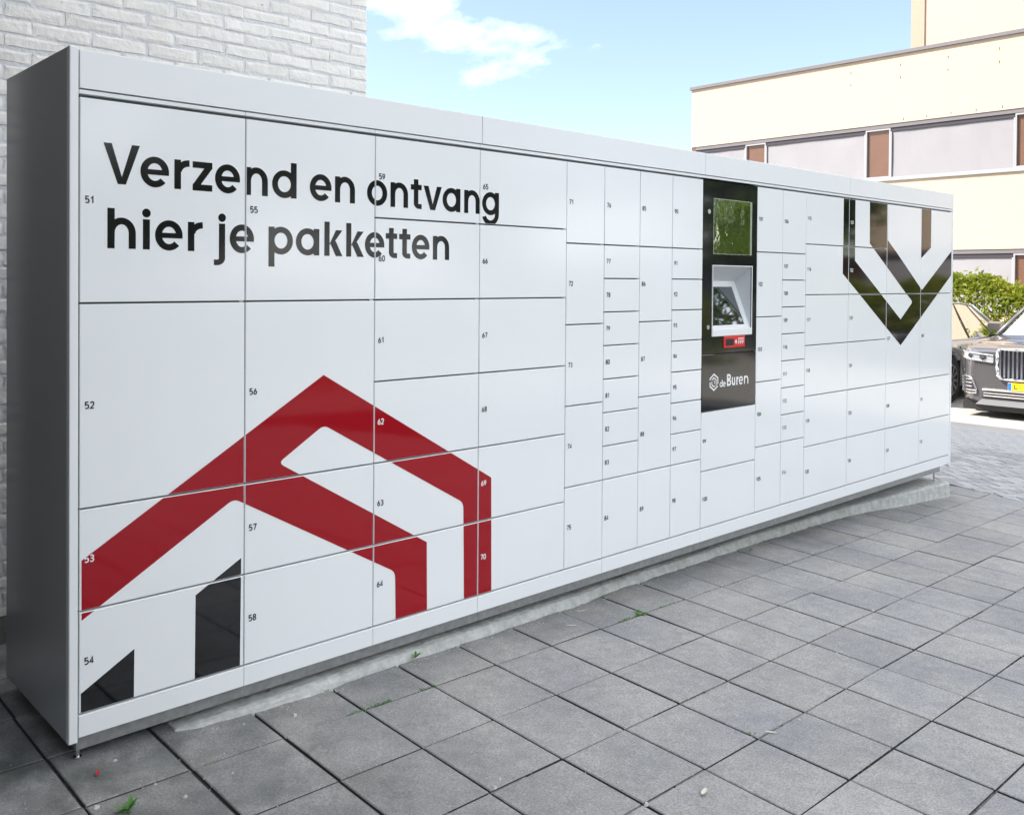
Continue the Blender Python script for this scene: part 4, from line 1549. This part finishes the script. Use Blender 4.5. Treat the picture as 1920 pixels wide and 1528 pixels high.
def sedan_extra(t, s):
    for sy in (-1, 1):
        part('tail_light', MB().box(s['L'] - .10, s['L'] + .012, sy * .45, sy * .80, .70, .82), M_CARD, t)
        part('headlight', MB().box(-.012, .10, sy * .42, sy * .76, .62, .74), M_LAMP, t)
    part('grille', MB().box(-.02, .06, -.36, .36, .42, .60), M_DARK, t)
    part('bumper_trim', MB().box(-.015, .05, -.7, .7, .25, .33), M_BLKPL, t)
    for sy in (-1, 1):
        cr_ = MB()
        pts = [(.75, .70), (1.6, .735), (2.8, .755), (3.9, .765), (4.3, .75)]
        for a, b in zip(pts[:-1], pts[1:]):
            cr_.tube((a[0], sy * s['W'] * .985, a[1] - .05), (b[0], sy * s['W'] * .985, b[1] - .05), .008, n=5)
        part('shoulder_crease', cr_, s['paint'], t)


SUV = dict(L=5.0, W=.985, wr=.385, wheels=(.92, 3.95), paint=paint('dark_grey_paint', (0.125, 0.118, 0.122)),
           deck=[(0, .98), (.10, 1.03), (.35, 1.075), (.8, 1.11), (1.45, 1.17), (1.6, 1.18), (4.6, 1.18), (4.9, 1.12), (5, 1.02)],
           wid=[(0, .72), (.05, .80), (.12, .86), (.25, .93), (.45, .985), (.9, 1.0), (4.4, 1.0), (4.8, .95), (5, .86)],
           sill=[(0, .24), (.3, .22), (.6, .24), (4.4, .26), (5, .34)], deckmin=.98,
           gbelt=(1.42, 4.85, .90, 1.16), groof=(2.20, 4.55, .68, 1.73), divs=(0.0, .30, .62, .92, 1.0),
           seats=(2.35, 3.35), mirror=1.95, joints=(1.55, 2.65, 3.6), jz=(.45, 1.05), handles=(2.3, 3.3), extra=suv_extra)
SED = dict(L=4.55, W=.905, wr=.335, wheels=(.90, 3.62), paint=paint('silver_paint', (0.50, 0.52, 0.54), .75),
           deck=[(0, .68), (.12, .74), (.4, .80), (.9, .855), (1.3, .90), (1.5, .905), (3.9, .915), (4.3, .90), (4.45, .86), (4.55, .78)],
           wid=[(0, .74), (.08, .84), (.2, .91), (.5, .98), (1.0, 1.0), (3.8, 1.0), (4.3, .93), (4.55, .80)],
           sill=[(0, .22), (.4, .20), (4.0, .21), (4.55, .36)], deckmin=.68,
           gbelt=(1.18, 4.20, .80, .90), groof=(2.05, 3.55, .585, 1.40), divs=(0.0, .16, .50, .86, 1.0),
           seats=(2.2, 3.0), mirror=1.75, joints=(1.35, 2.40, 3.30), jz=(.30, .82), handles=(2.15, 3.10), extra=sedan_extra)

c1 = car('parked_suv', 'dark grey SUV with tall chrome barred grille and yellow plate, parked beside the hedge', None, 0, SUV)
place(c1, (12.25, 1.36, -.40), 0.0)
c1.scale = (1, 1, .88)
c2 = car('parked_car', 'silver car with chrome window trim, half hidden behind the SUV and the locker end', None, 0, SED)
place(c2, (17.12, 3.70, -.40), math.pi)


def copy_tree(o, parent=None):
    c = o.copy()
    COL.objects.link(c)
    if parent:
        c.parent = parent
    for ch in o.children:
        copy_tree(ch, c)
    return c


def repaint(o, old, new):
    for sl in o.material_slots:
        if sl.material == old:
            sl.link = 'OBJECT'
            sl.material = new
    for ch in o.children:
        repaint(ch, old, new)


bpy.context.view_layer.update()
for lab, pnt, pos, yaw in (('dark blue car parked across the street, mirrored at the tip of the black print', paint('dark_blue_paint', (.012, .014, .02), .3), (18.0, -5.2, -.42), R(-4)),
                           ('red car parked across the street, mirrored near the end of the locker', paint('red_paint', (.45, .01, .015), .2), (19.2, -7.5, -.42), R(2))):
    cc = copy_tree(c2)
    cc['label'] = lab
    repaint(cc, SED['paint'], pnt)
    place(cc, pos, yaw)

# ------------------------------------------------------------------ small things on the paving
def weed(label, x, y, n, size, seed, flat_=.5, zo=0.0):
    rnd = random.Random(seed)
    t = thing('weed', label, 'weed', (x, y, gz(x, y)))
    z0 = gz(x, y) - .004 + zo
    for k in range(n):
        a = rnd.uniform(0, 6.28) if n < 4 else 6.28 * k / n + rnd.uniform(-.3, .3)
        ln = size * rnd.uniform(.6, 1.2)
        el = rnd.uniform(.25, 1.2) * (1 - flat_) + .15
        d = Vector((math.cos(a), math.sin(a), 0))
        wv = Vector((-d.y, d.x, 0)) * ln * .12
        mb = MB()
        pts = []
        for q in range(5):
            s_ = q / 4
            c = Vector((x, y, z0)) + d * ln * s_ * math.cos(el) + Vector((0, 0, ln * (s_ * math.sin(el) * 1.3 - .55 * s_ * s_ * math.sin(el))))
            wdt = (.25, .8, 1, .7, .05)[q]
            pts.append((c - wv * wdt, c + Vector((0, 0, -.1 * ln * .2 * wdt)), c + wv * wdt))
        for q in range(4):
            for r_ in range(2):
                mb.poly([pts[q][r_], pts[q][r_ + 1], pts[q + 1][r_ + 1], pts[q + 1][r_]])
        part('leaf', mb, M_WEED, t, (x, y, z0), smooth=True)
    return t


weed('fresh green weed sprouting from the slab joint near the front corner of the locker', .026, -.282, 15, .043, 1, .15)
weed('tiny green weed growing out of the mortar strip below the red print', 1.205, .010, 6, .030, 2, .2, .012)
weed('flat green weed at a joint crossing below the middle of the locker', 2.29, -.178, 12, .035, 3, .75)
weed('thin streak of moss green weed in the joint beyond the flat weed', 2.425, -.178, 7, .028, 4, .9)
weed('yellowish tuft in the slab crossing out on the open paving', 1.735, -1.054, 6, .022, 5, .8)
weed('small green weed where the mortar strip passes under the terminal', 3.52, .045, 5, .026, 6, .3, .012)

M_PALE = mat('pale_leaf', (0.68, 0.66, 0.55), .7, var=.2, scale=60)
M_STONE = mat('white_stone', (0.60, 0.59, 0.56), .8, var=.45, scale=45)


def flake(name, label, cat, x, y, ln, wd_, ang, mt, curl=.25):
    mb = MB()
    ca_, sa_ = math.cos(ang), math.sin(ang)
    n = 6
    row = []
    for q in range(n + 1):
        s_ = q / n - .5
        ww = wd_ * math.sqrt(max(.02, 1 - (2 * s_) ** 2)) / 2
        zz = gz(x, y) + .004 + curl * ln * (2 * s_) ** 2 * .3
        row.append([(x + ca_ * s_ * ln - sa_ * v * ww, y + sa_ * s_ * ln + ca_ * v * ww, zz + abs(v) * ww * .4) for v in (-1, 0, 1)])
    for q in range(n):
        for r_ in range(2):
            mb.poly([row[q][r_], row[q][r_ + 1], row[q + 1][r_ + 1], row[q + 1][r_]])
    return solo(name, mb, mt, label, cat, (x, y, gz(x, y)), smooth=True)


flake('fallen_leaf', 'pale dry leaf with a thin stalk lying alone on a slab at the front', 'leaf', 1.316, -1.155, .040, .014, .3, M_PALE)
flake('fallen_petal', 'white petal lying across a joint near the mortar strip', 'petal', 2.091, -.017, .050, .006, -.3, M_PALE)
flake('fallen_petal', 'curved white petal in the middle of a slab, nearer than the one across the joint', 'petal', 1.93, -.105, .045, .007, -.6, M_PALE)
flake('litter_scrap', 'red scrap of litter on the slab beside the locker foot', 'litter', .023, -.074, .030, .009, 1.1, M_CARD)
flake('fallen_petal', 'white sliver beside the yellowish tuft on the open paving', 'petal', 1.79, -1.085, .040, .008, -.9, M_PALE)


def pebble(x, y, r, seed):
    rnd = random.Random(seed)
    mb = MB()
    z0 = gz(x, y)
    pts = [(x + r * rnd.uniform(.8, 1.2) * math.cos(6.283 * k / 6), y + r * .7 * rnd.uniform(.8, 1.2) * math.sin(6.283 * k / 6), z0 - .001) for k in range(6)]
    top = [(x + (p[0] - x) * .55, y + (p[1] - y) * .55, z0 + r * rnd.uniform(.5, .8)) for p in pts]
    mb.add(pts + top, [tuple(range(6, 12))] + [(k, (k + 1) % 6, 6 + (k + 1) % 6, 6 + k) for k in range(6)])
    return mb


for k, (x, y) in enumerate(((.128, -.212), (.088, -.032), (-.035, -.226), (.319, -.287), (.168, -.315), (.632, -.097), (.618, -.41), (1.159, -.973), (1.139, -1.09),
                            (2.983, -.365), (3.815, -.152), (3.209, -.762), (.857, -.033), (2.212, -1.316), (1.95, -1.094), (.873, -.733), (.90, -.76), (.86, -.78), (1.5, -.75), (2.6, -.9))):
    solo('pebble', pebble(x, y, .0055 + .002 * (k % 3), k), M_STONE, 'small whitish pebble lying loose on the grey paving slabs', 'pebble', (x, y, gz(x, y)), 'white pebbles on the paving')

gr2 = MB()
grr = random.Random(77)
for _ in range(2600):
    x, y = grr.uniform(-.5, 5.5), grr.uniform(-2.0, .12)
    if grr.random() < .55:               # most grit gathers along the joints
        v = round((y + .188) / T) * T - .188
        y = v + grr.gauss(0, .012)
    r = grr.uniform(.0008, .0022)
    z0 = gz(x, y) + .0005
    gr2.add([(x - r, y - r, z0), (x + r, y - r, z0), (x, y + r, z0), (x, y, z0 + r * 1.2)], [(0, 1, 3), (1, 2, 3), (2, 0, 3)])
for _ in range(420):                     # crumbs of mortar gather at the foot of the plinth
    x = grr.uniform(.35, 6.0)
    y = interp(x, 1) - .02 - abs(grr.gauss(0, .018))
    r = grr.uniform(.0010, .0036)
    z0 = gz(x, y) + .0005
    gr2.add([(x - r, y - r * .7, z0), (x + r, y - r, z0), (x + r * .2, y + r, z0), (x, y, z0 + r * 1.1)], [(0, 1, 3), (1, 2, 3), (2, 0, 3)])
go = part('grit', gr2, M_STONE, None, kind='stuff')

ms_ = MB()
mrn = random.Random(31)
for _ in range(2600):                    # moss and seedlings in the first joints beside the plinth
    if mrn.random() < .6:
        x = mrn.choice((mrn.gauss(2.15, .28), mrn.gauss(.9, .2), mrn.uniform(.3, 5.5)))
        y = -.188 + (x - 1.72) * ga + mrn.gauss(0, .0045)
    else:
        x = mrn.uniform(.35, 5.6)
        y = interp(x, 1) - .02 + mrn.gauss(0, .006)
    if math.sin(x * 9.0) + math.sin(x * 23.0 + 1) < .2:
        continue
    leaf(ms_, (x, y, gz(x, y) + mrn.uniform(-.003, .004)), .0038, mrn, 1.0)
part('moss', ms_, M_WEED, None, kind='stuff')
